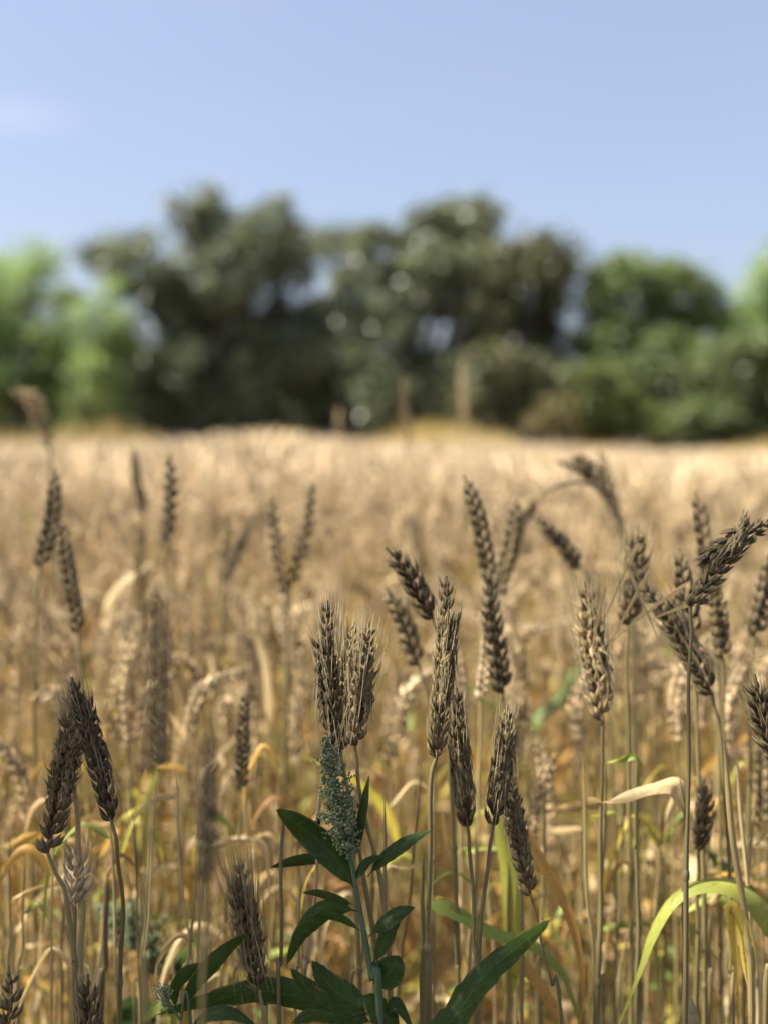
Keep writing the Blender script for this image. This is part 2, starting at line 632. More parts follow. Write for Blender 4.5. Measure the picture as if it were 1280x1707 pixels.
def ground():
    g = Geo()
    rng = np.random.default_rng(5)
    xs = np.concatenate([[-900, -300, -90, -40], np.linspace(-15, 15, 61), [40, 90, 300, 900]])
    ys = np.concatenate([[-300, -60, -12], np.linspace(-4, 14, 61), [20, 28, 38, 55, 90, 300, 900, 1600]])
    V = []
    for y in ys:
        for x in xs:
            z = 0
            if abs(x) < 15 and -4 <= y <= 14:
                z = .012 * math.sin(x * 9 + y * 3) * math.sin(y * 7) + rng.normal(0, .006)
            V.append((x, y, z))
    nx = len(xs)
    Q = [(j * nx + i, j * nx + i + 1, (j + 1) * nx + i + 1, (j + 1) * nx + i) for j in range(len(ys) - 1) for i in range(nx - 1)]
    g.add(V, Q)
    m, nt = new_mat('dry_soil')
    n1 = noise(nt, 14, 8, rough=.7)
    n2 = noise(nt, 90, 5, rough=.7)
    c = ramp(nt, [(.3, (.06, .042, .025)), (.55, (.13, .09, .052)), (.75, (.22, .16, .09))], math_(nt, 'ADD', math_(nt, 'MULTIPLY', n1, .6), math_(nt, 'MULTIPLY', n2, .4)))
    pb = N(nt, 'ShaderNodeBsdfPrincipled')
    pb.inputs['Roughness'].default_value = .95
    nt.links.new(c, pb.inputs['Base Color'])
    b = N(nt, 'ShaderNodeBump')
    b.inputs['Distance'].default_value = .02
    nt.links.new(n2, b.inputs['Height'])
    nt.links.new(b.outputs[0], pb.inputs['Normal'])
    out = N(nt, 'ShaderNodeOutputMaterial')
    nt.links.new(pb.outputs[0], out.inputs[0])
    o = link(bpy.data.objects.new('ground', g.mesh('ground', [m])))
    o['kind'] = 'structure'


ground()

# ------------------------------------------------------------------ distant trees
LEAFCARD = (np.array([(-.0, 0, 0), (.22, .5, .06), (0, 1, -.03), (-.22, .5, .06)]), np.array([(0, 1, 2, 3)]), np.array([(0, 0, .5, 0), (0, .5, 1, 0), (0, 1, .5, 0), (0, .5, 0, 0)], float))


def foliage(blobs, rng, leaf=.26, dens=1.0, clump=.42, out_bias=.35):
    """leaf sprays spread through the blobs: (centre, rx, ry, rz)"""
    g = Geo()
    for c, rx, ry, rz in blobs:
        area = 4 * math.pi * ((rx * ry) ** 1.6 / 3 + (rx * rz) ** 1.6 / 3 + (ry * rz) ** 1.6 / 3) ** (1 / 1.6)
        nl = int(area * 3.8 * dens / (leaf * leaf * .30))
        nc = max(6, int(area * 1.5))
        d = rng.normal(size=(nc, 3))
        d /= np.linalg.norm(d, axis=1)[:, None]
        rr = rng.uniform(.35, 1.05, nc) ** .6
        cc = np.array(c) + d * rr[:, None] * np.array([rx, ry, rz])
        csz = rng.uniform(.5, 1.35, nc) * clump
        cb = rng.random(nc)
        idx = rng.integers(0, nc, nl)
        off = rng.normal(size=(nl, 3)) * csz[idx][:, None] * np.array([.62, .62, .42])
        pos = cc[idx] + off
        pos[:, 2] = np.maximum(pos[:, 2], .15)
        # leaf direction: droops outwards
        z = rng.normal(size=(nl, 3)) + off * 1.5 + d[idx] * out_bias + np.array([0, 0, -.25])
        z /= np.linalg.norm(z, axis=1)[:, None]
        x = np.cross(z, rng.normal(size=(nl, 3)) * .6 + np.array([0, 0, 1.0]))
        x /= np.linalg.norm(x, axis=1)[:, None] + 1e-9
        y = np.cross(x, z)
        s = leaf * rng.uniform(.65, 1.25, nl)
        M3 = np.stack([x * s[:, None], z * s[:, None], y * s[:, None]], axis=2)
        place_many(g, LEAFCARD, M3, pos, rng.random(nl), prnd=cb[idx][:, None])
    return g


def tree(name, label, cat, base_px, dist, blobs_px, mat, seed, leaf=.26, dens=1.0, clump=.42, group=None, trunk_r=.22, crown_name='crown', bark_name='trunk', depth=1.0):
    rng = np.random.default_rng(seed)
    bx = (base_px - 640) / F_PX * dist
    base = np.array([bx, dist * 1.0, 0.0])
    k = dist / F_PX
    blobs = []
    for q in blobs_px:
        px, py, rx, rz = q[:4]
        dd = dist + (q[4] if len(q) > 4 else rng.uniform(-1.2, 1.2))
        c = P(px, py, dd)
        blobs.append((c, rx * k, .85 * rx * k * depth, rz * k))
    th = thing(name, label, cat, base, group)
    part(crown_name, foliage(blobs, rng, leaf, dens, clump), [mat], th, base, smooth=False)
    g = Geo()
    top = max(b[0][2] for b in blobs)
    cx = np.mean([b[0] for b in blobs], axis=0)
    fork = base + np.array([rng.uniform(-.3, .3), 0, min(1.6, top * .3)])
    tube_geo(g, resample([base + [0, 0, -.2], base + [.05, 0, fork[2] * .5], fork], 6), np.linspace(trunk_r * 1.35, trunk_r, 6), 8, .5)
    for c, rx, ry, rz in blobs:
        mid = (fork + c) / 2 + np.array([rng.uniform(-.3, .3), rng.uniform(-.3, .3), rng.uniform(-.1, .4)])
        tube_geo(g, resample([fork - [0, 0, .15], mid, c], 7), np.linspace(trunk_r * .55, .03, 7), 6, .5)
        for _ in range(3):
            e = c + rng.normal(size=3) * np.array([rx, ry, rz]) * .5
            e[2] = max(e[2], .3)
            tube_geo(g, resample([mid, (mid + e) / 2 + rng.normal(0, .15, 3), e], 5), np.linspace(trunk_r * .22, .015, 5), 5, .5)
    part(bark_name, g, [M_BARK], th, base)
    return th


TG = 'trees beyond the far edge of the field'
tree('leafy_tree', 'bright light green feathery tree at the far left edge of the field', 'tree', 40, 37,
     [(-60, 520, 80, 75), (20, 495, 70, 60), (62, 440, 34, 28), (30, 600, 90, 70), (-40, 630, 80, 70), (95, 560, 32, 50), (90, 650, 60, 50)], F_LIGHT, 1, .24, .55, .5, TG)
tree('leafy_tree', 'slender bright green young tree in front of the left side of the broad dark tree', 'tree', 168, 36,
     [(175, 545, 42, 62), (160, 620, 42, 55), (165, 680, 52, 36), (188, 498, 22, 24)], F_LIGHT, 2, .24, .55, .4, TG, .12)
tree('broadleaf_tree', 'widest dark tree with grey glossy leaves and a spiky double topped crown', 'tree', 370, 40,
     [(240, 450, 62, 52), (190, 425, 40, 26), (345, 395, 62, 52), (340, 345, 34, 24), (455, 385, 52, 44), (300, 340, 16, 12), (470, 345, 14, 16), (400, 460, 72, 62), (300, 520, 78, 66), (225, 600, 56, 60), (345, 610, 90, 66), (440, 590, 84, 62), (425, 665, 80, 46), (290, 670, 80, 46), (500, 430, 32, 42), (440, 510, 50, 40), (510, 590, 40, 50), (505, 530, 34, 30), (540, 650, 44, 44)], F_MANGO, 3, .30, .95, .44, TG, .3)
tree('broadleaf_tree', 'thin greyish tree with an open crown between the two tallest dark trees', 'tree', 566, 44,
     [(560, 400, 36, 26), (612, 410, 36, 32), (575, 450, 30, 28), (520, 435, 18, 26), (575, 500, 46, 46), (565, 600, 60, 62), (600, 550, 40, 40), (545, 540, 30, 50)], F_MANGO, 4, .26, .8, .4, TG)
tree('broadleaf_tree', 'tall dark tree right of the middle with the highest rounded dome', 'tree', 700, 40,
     [(752, 385, 72, 44), (778, 372, 52, 40), (700, 400, 50, 40), (810, 425, 34, 40), (715, 450, 66, 42), (640, 430, 44, 44), (650, 500, 58, 50), (628, 580, 58, 60), (635, 660, 66, 52), (735, 490, 34, 34), (700, 610, 50, 34), (745, 640, 52, 52), (690, 670, 60, 42)], F_MANGO, 5, .30, 1.05, .42, TG, .28)
tree('broadleaf_tree', 'brownish green tree leaning against the right side of the tall dome', 'tree', 850, 39,
     [(905, 435, 50, 40), (850, 470, 66, 54), (920, 490, 34, 44), (815, 520, 54, 50), (880, 545, 56, 40), (930, 585, 22, 24), (800, 570, 44, 36), (935, 455, 24, 36)], F_BROWN, 6, .28, 1.05, .42, TG, .24)
tree('low_tree', 'low brownish rounded tree at the foot of the brownish green one', 'tree', 850, 36,
     [(850, 610, 76, 44), (820, 665, 72, 50), (890, 660, 56, 50)], F_BROWN, 7, .26, 1.0, .38, TG, .15)
tree('broadleaf_tree', 'mid green tree with an open top standing alone right of the dark trees', 'tree', 1085, 39,
     [(1045, 460, 52, 34), (1060, 442, 20, 16), (1115, 478, 46, 40), (1010, 492, 26, 36), (1085, 530, 74, 42), (1030, 570, 54, 42), (1160, 505, 42, 42), (1180, 560, 52, 42), (1120, 590, 60, 40), (985, 590, 44, 40), (1020, 640, 60, 40), (978, 505, 24, 30), (1000, 545, 34, 34)], F_MID, 8, .27, .85, .42, TG)
tree('broadleaf_tree', 'bright green tree cut off by the right edge of the photo', 'tree', 1290, 38,
     [(1270, 490, 44, 48), (1300, 450, 50, 44), (1240, 540, 50, 44), (1300, 570, 60, 50), (1330, 500, 60, 60)], F_LIGHT, 9, .25, .55, .45, TG)
tree('low_tree', 'deep green low dense tree on the right with the darkest shade under it', 'tree', 1200, 36,
     [(1160, 640, 58, 42), (1230, 610, 56, 46), (1280, 650, 56, 56), (1170, 700, 72, 40), (1245, 700, 66, 40), (1310, 620, 50, 60), (1060, 640, 46, 40)], F_DEEP, 10, .26, 1.1, .4, TG, .15)
tree('tall_shrub', 'yellow green shrub at the field edge below the open topped green tree', 'shrub', 1010, 34.5,
     [(985, 640, 44, 44), (1040, 690, 50, 36), (980, 700, 42, 34), (1090, 705, 26, 22)], F_YELL, 11, .2, .7, .36, 'shrubs along the far field edge', .07)
tree('dry_shrub', 'reddish brown dry shrub right of the low brownish tree', 'shrub', 925, 34,
     [(925, 690, 34, 30), (905, 712, 28, 18), (945, 715, 24, 18)], F_RED, 12, .18, .6, .32, 'shrubs along the far field edge', .05)
tree('tall_shrub', 'small yellowish green shrub under the slender young tree', 'shrub', 150, 34,
     [(150, 695, 34, 30), (120, 712, 34, 22)], F_YELL, 13, .18, .7, .32, 'shrubs along the far field edge', .05)
tree('broadleaf_tree', 'pale tree far behind showing in the gap left of the widest dark tree', 'tree', 105, 52,
     [(110, 520, 34, 40), (90, 600, 60, 60), (130, 640, 60, 60)], F_MID, 14, .3, .6, .5, TG)
# low hedge mass that closes the foot of the tree line
g = foliage([(P(px, 690 - dz, 43 + dy) , 2.2, 1.2, 1.5) for px, dz, dy in
             [(-60, 10, 0), (60, 0, 1), (200, 20, 0), (330, 10, 0), (460, 15, 1), (590, 20, 0), (720, 12, 1), (850, 18, 0), (980, 5, 1), (1110, 14, 0), (1240, 16, 0), (1350, 10, 1)]], np.random.default_rng(77), .28, 1.0, .5)
o = link(bpy.data.objects.new('undergrowth', g.mesh('undergrowth', [F_DEEP], smooth=False)))
o['kind'] = 'stuff'
o['label'] = 'dense dark green undergrowth along the foot of the tree line'
o['category'] = 'undergrowth'

g = Geo()
rg = np.random.default_rng(66)
for _ in range(5200):
    y = rg.uniform(31, 35.5)
    x = rg.uniform(-14, 14)
    hh = (.75 + .35 * math.sin(x * .9) * math.sin(x * .37 + 1) + .3 * rg.random()) * (1.15 if x < 4 else .8) * rg.uniform(.7, 1.15)
    l = rg.normal(0, .15, 2)
    b = np.array([x, y, 0])
    blade_geo(g, [b, b + [l[0] * .3, l[1] * .3, hh * .6], b + [l[0], l[1], hh]], rg.uniform(.03, .07), rg.uniform(0, 90), .3, 4, 2, rnd=rg.random(), prnd=rg.choice([.02, .1, .2, .5, .62, .8, .9]) if rg.random() < .6 else .12)
o = link(bpy.data.objects.new('rough_grass', g.mesh('rough_grass', [M_BLADE])))
o.color = (0, 0, 0, 1)
o['kind'] = 'stuff'
o['label'] = 'uneven rough grass along the far margin of the wheat field'
o['category'] = 'grass'

# unseen tree added left of the viewer, crown shaped to shade the nearest plants
def added_shade_tree():
    rng = np.random.default_rng(21)
    base = np.array([-3.5, -.9, 0.0])
    th = thing('added_shade_tree', 'unseen leafy tree added left of the viewer to dapple the nearest plants with shade', 'tree', base)

    def sh(x, y, z):   # crown point whose shadow falls at (x, y) at height .75
        k = (z - .75) / SUNV.z
        return np.array([x + SUNV.x * k, y + SUNV.y * k, z])
    blobs = [(sh(-.16, .53, 3.3), .17, .20, .12), (sh(.42, .56, 3.8), .10, .10, .10), (sh(0, 0, 3.9), .6, .3, .3),
             (sh(-.55, .3, 3.5), .34, .3, .25)]
    part('crown', foliage(blobs, rng, .075, SHADE_DENS, .12), [F_DEEP], th, base, smooth=False)
    g = Geo()
    fork = base + [.2, .2, 2.3]
    tube_geo(g, resample([base + [0, 0, -.2], base + [.1, .05, 1.2], fork], 6), np.linspace(.19, .14, 6), 9)
    for b in blobs:
        tube_geo(g, resample([fork, (fork + b[0]) / 2 + [0, 0, .2], b[0]], 7), np.linspace(.05, .010, 7), 6)
    part('trunk', g, [M_BARK], th, base)


SHADE_DENS = .40
added_shade_tree()

# ------------------------------------------------------------------ the crop
def stem_curve(h, lean, rng):
    t = np.linspace(0, 1, 9)[:, None]
    a = rng.uniform(0, 6.28)
    d = np.array([math.cos(a), math.sin(a), 0])
    return np.array([0, 0, 0]) + np.array([0, 0, 1.0]) * h * t + d * lean * h * t ** 2.2


def droop_leaf(g, p0, az, length, width, rng, droop, n=9, across=3, rnd=.5, m=0):
    d = np.array([math.cos(az), math.sin(az), 0])
    up = rng.uniform(.2, .9)
    pts = []
    p = np.array(p0, float)
    ang = math.atan2(up, .5)
    step = length / (n - 1)
    for i in range(n):
        pts.append(p.copy())
        ang -= droop * (0.5 + i / n) * 2.4 / n
        az2 = az + .3 * math.sin(i * .8 + rnd * 9)
        d = np.array([math.cos(az2), math.sin(az2), 0])
        p = p + (d * math.cos(ang) + np.array([0, 0, 1]) * math.sin(ang)) * step
    side = np.array([-math.sin(az), math.cos(az), .0])
    nrm = unit(np.cross(side, pts[1] - pts[0]))
    blade_geo(g, pts, width, rng.uniform(-40, 40), .35, n, across, view=None, up=unit(np.array([d[0] * .2, d[1] * .2, 1.0])), rnd=rnd, m=m, twist=rng.uniform(-140, 140))


def variant(seed, lod):
    """returns dict part -> Geo (plant at origin, height about .86)"""
    rng = np.random.default_rng(seed)
    out = {}
    h = .775
    sc = stem_curve(h, rng.uniform(0, .10), rng)
    g = Geo()
    tube_geo(g, sc if lod == 0 else sc[::4], np.linspace(.0018, .0011, len(sc if lod == 0 else sc[::4])) * (1 if lod < 2 else 1.6), (6, 3, 3)[lod], rng.random())
    out['stem'] = g
    T = unit(sc[-1] - sc[-2])
    b = rng.uniform(0, 6.28)
    bd = np.array([math.cos(b), math.sin(b), 0])
    L = rng.uniform(.075, .10)
    bend = rng.uniform(0, .45) if rng.random() < .75 else rng.uniform(.7, 1.4)
    ec = [sc[-1], sc[-1] + T * L * .5 + bd * L * .12 * bend, sc[-1] + unit(T + bd * bend) * L]
    g = Geo()
    side = [math.cos(b + 1.1), math.sin(b + 1.1), 0]
    if lod == 0:
        ear_geo(g, ec, side, rng, 1.0, hi=False, awn=0, pitch=.0046, loose=.1)
    else:
        nn = 7 if lod == 1 else 3
        c = resample(ec, nn)
        r = np.array([.003, .0075, .0060, .0078, .0062, .0068, .002]) if lod == 1 else np.array([.004, .0085, .002])
        tube_geo(g, c, r, 5 if lod == 1 else 3, rng.random())
    out['ear'] = g
    leaves = []
    for k in range((4, 3, 2)[lod]):
        f = ((.30, .5, .68, .86), (.5, .7, .88), (.75, .9))[lod][k] * rng.uniform(.92, 1.05)
        i = min(int(f * 8), 7)
        p0 = sc[i] * (1 - (f * 8 - i)) + sc[i + 1] * (f * 8 - i)
        g = Geo()
        droop_leaf(g, p0, rng.uniform(0, 6.28), rng.uniform(.09, .18), rng.uniform(.0045, .0095) * (1 if lod < 2 else 1.5), rng, rng.choice([.35, 3.2, 4.4, 5.4]), (9, 5, 3)[lod], (3, 3, 2)[lod], rng.random())
        leaves.append(g)
    out['leaves'] = leaves
    return out


NV = 10
VARS = [[variant(100 + 31 * l + i, l) for i in range(NV)] for l in range(3)]
rngF = np.random.default_rng(11)


def sample_field(y0, y1, dens, extra=.25):
    """points in the wedge the camera (and a step aside) sees"""
    pts = []
    tw = .37
    area = (y1 - y0) * ((y0 + y1) * tw + 2 * extra)
    n = int(area * dens)
    while len(pts) < n:
        y = rngF.uniform(y0, y1)
        wmax = y1 * tw + extra
        x = rngF.uniform(-wmax, wmax)
        if abs(x) < y * tw + extra:
            pts.append((x, y))
    return pts


def p_leaf(y, low):
    r = rngF.random()
    if not low:
        return p_cols(y, 0)[2]
    if r < .14:
        return rngF.uniform(0, .2)
    if r < .50:
        return rngF.uniform(.25, .5)
    if r < .84:
        return rngF.uniform(.5, .72)
    return rngF.uniform(.75, .95)


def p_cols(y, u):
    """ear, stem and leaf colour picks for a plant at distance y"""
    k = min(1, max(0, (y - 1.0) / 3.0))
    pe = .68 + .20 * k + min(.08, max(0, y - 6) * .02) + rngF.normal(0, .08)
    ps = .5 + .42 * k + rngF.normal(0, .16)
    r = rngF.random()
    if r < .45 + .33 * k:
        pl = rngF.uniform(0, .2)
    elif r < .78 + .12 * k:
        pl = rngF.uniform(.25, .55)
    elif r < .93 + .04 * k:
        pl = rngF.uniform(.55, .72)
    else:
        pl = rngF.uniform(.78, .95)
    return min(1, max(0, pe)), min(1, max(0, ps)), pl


near = sorted(sample_field(.90, 3.3, 500, .12), key=lambda p: p[1])
NIND = 235
indiv, rest0 = near[:NIND], near[NIND:]
mid = sample_field(3.3, 9.5, 190, .3)
far = sample_field(9.5, 34, 48, .5)


def plant_params(x, y):
    s = .975 * hfield(x, y) * min(1.065, rngF.normal(.975, .085))
    if y < 1.5:
        s = min(s, 1.0) * .97
    return s, rngF.uniform(0, 6.283), rngF.normal(0, .05), rngF.normal(0, .05)


def rot(a, lx, ly, s):
    R = Matrix.Rotation(lx, 3, 'X') @ Matrix.Rotation(ly, 3, 'Y') @ Matrix.Rotation(a, 3, 'Z')
    return np.array(R) * s


# individual plants, copied from one of each kind
IG = 'wheat plants standing in the field behind the nearest ears'
ILAB = 'ripe wheat plant of the blurred crowd standing behind the nearest wheat ears'
protos = []
for v in VARS[0]:
    meshes = dict(stem=v['stem'].mesh('stem', [M_STEM]), ear=v['ear'].mesh('ear', [M_EAR]), leaves=[l.mesh('leaf', [M_BLADE]) for l in v['leaves']])
    protos.append(meshes)
for i, (x, y) in enumerate(indiv):
    s, a, lx, ly = plant_params(x, y)
    pe, ps, pl = p_cols(y, 0)
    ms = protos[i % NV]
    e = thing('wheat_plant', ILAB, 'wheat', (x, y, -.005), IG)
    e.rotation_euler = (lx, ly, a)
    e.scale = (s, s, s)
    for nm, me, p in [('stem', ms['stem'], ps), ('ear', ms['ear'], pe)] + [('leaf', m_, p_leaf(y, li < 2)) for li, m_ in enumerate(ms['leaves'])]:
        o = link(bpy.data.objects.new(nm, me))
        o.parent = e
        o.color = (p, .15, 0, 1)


def merge(geo, pts, lod):
    groups = [[] for _ in range(NV)]
    for k, q in enumerate(pts):
        groups[k % NV].append(q)
    for vi, gp in enumerate(groups):
        if not gp:
            continue
        v = VARS[lod][vi]
        M3, pos, pe, ps, pls = [], [], [], [], []
        for x, y in gp:
            s, a, lx, ly = plant_params(x, y)
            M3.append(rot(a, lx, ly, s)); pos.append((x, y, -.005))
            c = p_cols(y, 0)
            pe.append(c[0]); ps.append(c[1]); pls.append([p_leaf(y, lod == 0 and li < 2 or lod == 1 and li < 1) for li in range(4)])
        M3 = np.array(M3); pos = np.array(pos); pls = np.array(pls)
        for g_, m_, pr in [(v['stem'], 0, np.array(ps)), (v['ear'], 1, np.array(pe))] + [(l, 2, pls[:, j]) for j, l in enumerate(v['leaves'])]:
            V, Q, A, _ = g_.arrays()
            n = len(pos)
            VV = np.einsum('nij,kj->nki', M3, V) + pos[:, None, :]
            QQ = Q[None] + (np.arange(n) * len(V))[:, None, None]
            AA = np.repeat(A[None], n, 0)
            AA[:, :, 3] = pr[:, None]
            geo.add(VV.reshape(-1, 3), QQ.reshape(-1, 4), AA.reshape(-1, 4), m_)


G = Geo()
merge(G, rest0, 0)
merge(G, mid, 1)
merge(G, far, 2)
o = link(bpy.data.objects.new('wheat_crop', G.mesh('wheat_crop', [M_STEM, M_EAR, M_BLADE])))
o.color = (0, 0, 0, 1)
o['kind'] = 'stuff'
o['label'] = 'dense ripe golden wheat crop filling the sunlit field up to the trees'
o['category'] = 'wheat crop'
del G

# dry litter and broken straw on the ground and low between the stems
g = Geo()
rl = np.random.default_rng(91)
for _ in range(4200):
    y = rl.uniform(.7, 4.2)
    x = rl.uniform(-1, 1) * (y * .38 + .15)
    z = rl.uniform(.005, .10) if rl.random() < .6 else rl.uniform(.1, .5)
    a = rl.uniform(0, 6.28)
    L = rl.uniform(.04, .16)
    d = np.array([math.cos(a), math.sin(a), rl.normal(0, .35)]) * L
    p0 = np.array([x, y, z])
    mid_ = p0 + d * .5 + [0, 0, rl.uniform(-.01, .03)]
    blade_geo(g, [p0, mid_, p0 + d], rl.uniform(.003, .011), rl.uniform(0, 180), .4, 6, 3, rnd=rl.random(), prnd=rl.choice([.02, .1, .2, .3, .35, .5, .62]))
o = link(bpy.data.objects.new('straw_litter', g.mesh('straw_litter', [M_BLADE])))
o.color = (0, 0, 0, 1)
o['kind'] = 'stuff'
o['label'] = 'broken dry straw and dead leaves lying low between the wheat stems'
o['category'] = 'litter'

# ------------------------------------------------------------------ the wheat one can single out
def wheat(label, d, tip, base, mids=(), stem=(), pe=.18, ps=.35, mould=.6, awn=.012, nawn=.5, size=1.0, seed=0, side=None, loose=0.08, open_=0.12,
          leaves=(), dtip=0.0, hi=True, pitch=.0041, sr=.0013, group=None, aw_p=.6, earlabel=None, wide=1.0, root=None):
    """tip, base, mids, stem: photo pixels; the stem runs from the ear's base to the soil"""
    rng = np.random.default_rng(seed + 7)
    eb = P(*base, d)
    et = P(*tip, d + dtip)
    em = [P(*q, d + dtip * .5) for q in mids]
    ear_pts = [eb] + em + [et]
    sp = [P(*q[:2], (q[2] if len(q) > 2 else d)) for q in stem]
    last = sp[-1] if sp else eb
    prev = sp[-2] if len(sp) > 1 else (eb if sp else (em[0] if em else et))
    dirn = last - prev
    if root is not None:
        gx = P(*root, d)
        rx, ry = gx[0], gx[1]
    else:
        sl = dirn[:2] / (abs(dirn[2]) + 1e-6)
        sl = np.clip(sl, -.12, .12)
        rx, ry = last[:2] + sl * last[2] * .5
    rootp = np.array([rx, ry, -.01])
    m1 = last * .55 + rootp * .45
    m1[:2] = last[:2] * .6 + rootp[:2] * .4
    th = thing('wheat_plant', label, 'wheat', (rx, ry, 0), group)
    org = np.array([rx, ry, 0])
    g = Geo()
    pts = [eb] + sp + [m1, rootp]
    cpts = resample(pts, 10 + 5 * len(pts))
    ph = rng.uniform(0, 6.28, 2)
    ff = np.linspace(0, 1, len(cpts))
    cpts[:, 0] += .00045 * np.sin(ff * 23 + ph[0]) * np.minimum(1, ff * 8)
    rr = np.linspace(sr * .8, sr * 1.1, len(cpts)) * np.where(ff > .3 + .25 * rng.random(), 1.3, 1.0)
    tube_geo(g, cpts, rr, 8, rng.random())
    # joints of the straw
    for f in (.55, .8):
        i = int(f * len(cpts))
        q = cpts[i]
        t = unit(cpts[i + 1] - cpts[i - 1])
        tube_geo(g, [q - t * .003, q - t * .0015, q + t * .0015, q + t * .003], [rr[i], rr[i] * 1.35, rr[i] * 1.35, rr[i]], 8, rng.random())
    part('stem', g, [M_STEM], th, org, (ps, 0, 0, 1))
    g, ga = Geo(), Geo()
    vd = unit(eb - np.array([0, 0, CAM_H]))
    inpl = unit(np.cross(unit(et - eb), vd))
    if side is None:
        side = rng.uniform(-40, 40)
    sv = inpl * math.cos(rad(side)) + vd * math.sin(rad(side))
    ear_geo(g, ear_pts, sv, rng, size, hi, awn, ga, pitch, loose, open_, nawn=nawn, wide=wide)
    e = part('ear', g, [M_EAR], th, org, (pe, mould, 0, 1), earlabel)
    if ga.V:
        part('awns', ga, [M_AWN], e, org, (aw_p, 0, 0, 1))
    for lf in leaves:
        hero_leaf(th, org, d, **lf)
    return th


def hero_leaf(th, org, d, pts, w=.010, p=.1, roll=20, fold=.3, wave=.06, twist=0, label=None, rnd=.4, n=30, prof='grass'):
    g = Geo()
    blade_geo(g, [P(q[0], q[1], q[2] if len(q) > 2 else d) for q in pts], w, roll, fold, n, 7, rnd=rnd, wave=wave, twist=twist, prof=prof)
    part('leaf', g, [M_BLADE], th, org, (p, 0, 0, 1), label)


def stalk(label, d, pts, ps=.4, sr=.0015, leaves=(), name='wheat_stalk', group=None):
    """earless straw: pts from its top downwards"""
    sp = [P(q[0], q[1], q[2] if len(q) > 2 else d) for q in pts]
    last = sp[-1]
    root = np.array([last[0] + (last[0] - sp[-2][0]) * .6, last[1], -.01])
    org = np.array([root[0], root[1], 0])
    th = thing(name, label, 'wheat', org, group)
    g = Geo()
    c = resample(sp + [last * [1, 1, .5], root], 30)
    rr = np.linspace(sr * .9, sr * 1.2, 30)
    c[:, 0] += .0005 * np.sin(np.linspace(0, 19, 30) + last[0] * 90)
    rr[0], rr[1], rr[2] = sr * .12, sr * .45, sr * .75
    rr[13] *= 1.4
    tube_geo(g, c, rr, 8, .3)
    part('stem', g, [M_STEM], th, org, (ps, 0, 0, 1))
    for lf in leaves:
        hero_leaf(th, org, d, **lf)
    return th


# -- sharp group in the middle
wheat('dark wheat ear with long bristles, left one of the crossing pair above the goosefoot', .620, (546, 992), (566, 1262), [(540, 1080), (548, 1180)], [(583, 1330), (600, 1420), (622, 1560), (632, 1707)], pe=.08, mould=.65, awn=.045, nawn=.36, size=.86, seed=1, side=35, open_=.35, aw_p=.75)
wheat('dark wheat ear with pale opened husks, right one of the crossing pair above the goosefoot', .605, (616, 1030), (592, 1243), [(606, 1110), (600, 1180)], [(596, 1290), (612, 1380), (640, 1500), (650, 1707)], pe=.22, mould=.45, awn=.036, nawn=.3, size=.84, seed=2, side=-30, open_=.6, aw_p=.75)
wheat('pale greenish wheat ear with opened husks squeezed between the crossing pair', .632, (592, 1030), (566, 1215), [(582, 1090), (570, 1160)], [(570, 1260), (588, 1400), (600, 1707)], pe=.42, mould=.2, awn=.035, nawn=.6, size=.8, seed=22, side=10, open_=.5, ps=.5, aw_p=.8)
wheat('tallest sharp brown wheat ear, plump and upright, right of the middle', .620, (744, 950), (727, 1262), [(746, 1040), (738, 1160)], [(720, 1290), (716, 1400), (714, 1560), (712, 1707)], pe=.25, mould=.5, awn=.016, nawn=.4, size=.98, seed=3, side=62, ps=.3, sr=.0015)
wheat('sharp brown wheat ear leaning left, lower left one of the pair below the tallest ear', .640, (760, 1138), (779, 1378), [(762, 1220), (772, 1310)], [(784, 1430), (790, 1560), (796, 1707)], pe=.17, mould=.55, awn=.018, nawn=.4, size=1.0, seed=4, side=70, ps=.33)
wheat('sharp brown wheat ear leaning right, lower right one of the pair below the tallest ear', .640, (846, 1168), (822, 1374), [(842, 1235), (832, 1310)], [(816, 1420), (802, 1520), (797, 1640), (795, 1707)], pe=.15, mould=.6, awn=.020, nawn=.4, size=1.02, seed=5, side=-65, ps=.3)
wheat('slim brown wheat ear hanging right of the lower pair with its straw slanting away', .655, (846, 1275), (884, 1492), [(850, 1340), (868, 1420)], [(900, 1560), (918, 1640), (935, 1707)], pe=.2, mould=.5, awn=.012, nawn=.3, size=.85, seed=6, side=20, ps=.22, sr=.0009)
wheat('dark wheat ear slanting up left behind the tallest sharp ear', .72, (642, 912), (722, 1030), [(676, 950)], [(738, 1100), (745, 1200), (760, 1500)], pe=.08, mould=.8, awn=.008, nawn=.3, size=1.1, seed=7, side=30)
wheat('blurred brown wheat ear slanting in the gap between the crossing pair and the tallest ear', .82, (643, 978), (698, 1108), [(672, 1035)], [(716, 1180), (722, 1280), (722, 1500)], pe=.22, mould=.5, awn=.008, size=1.15, seed=8, hi=False)
wheat('thin blurred brown wheat ear hanging low behind the crossing pair', .95, (672, 1108), (650, 1272), [(664, 1190)], [(648, 1400)], pe=.24, mould=.4, awn=0, size=.95, seed=9, hi=False, ps=.4)
wheat('yellow green bristly wheat ear glowing behind the tallest sharp ear', .80, (812, 985), (800, 1165), [(812, 1080)], [(798, 1300), (792, 1500)], pe=.78, mould=.0, awn=.05, nawn=.9, size=.8, seed=10, ps=.6, aw_p=.9, hi=False)
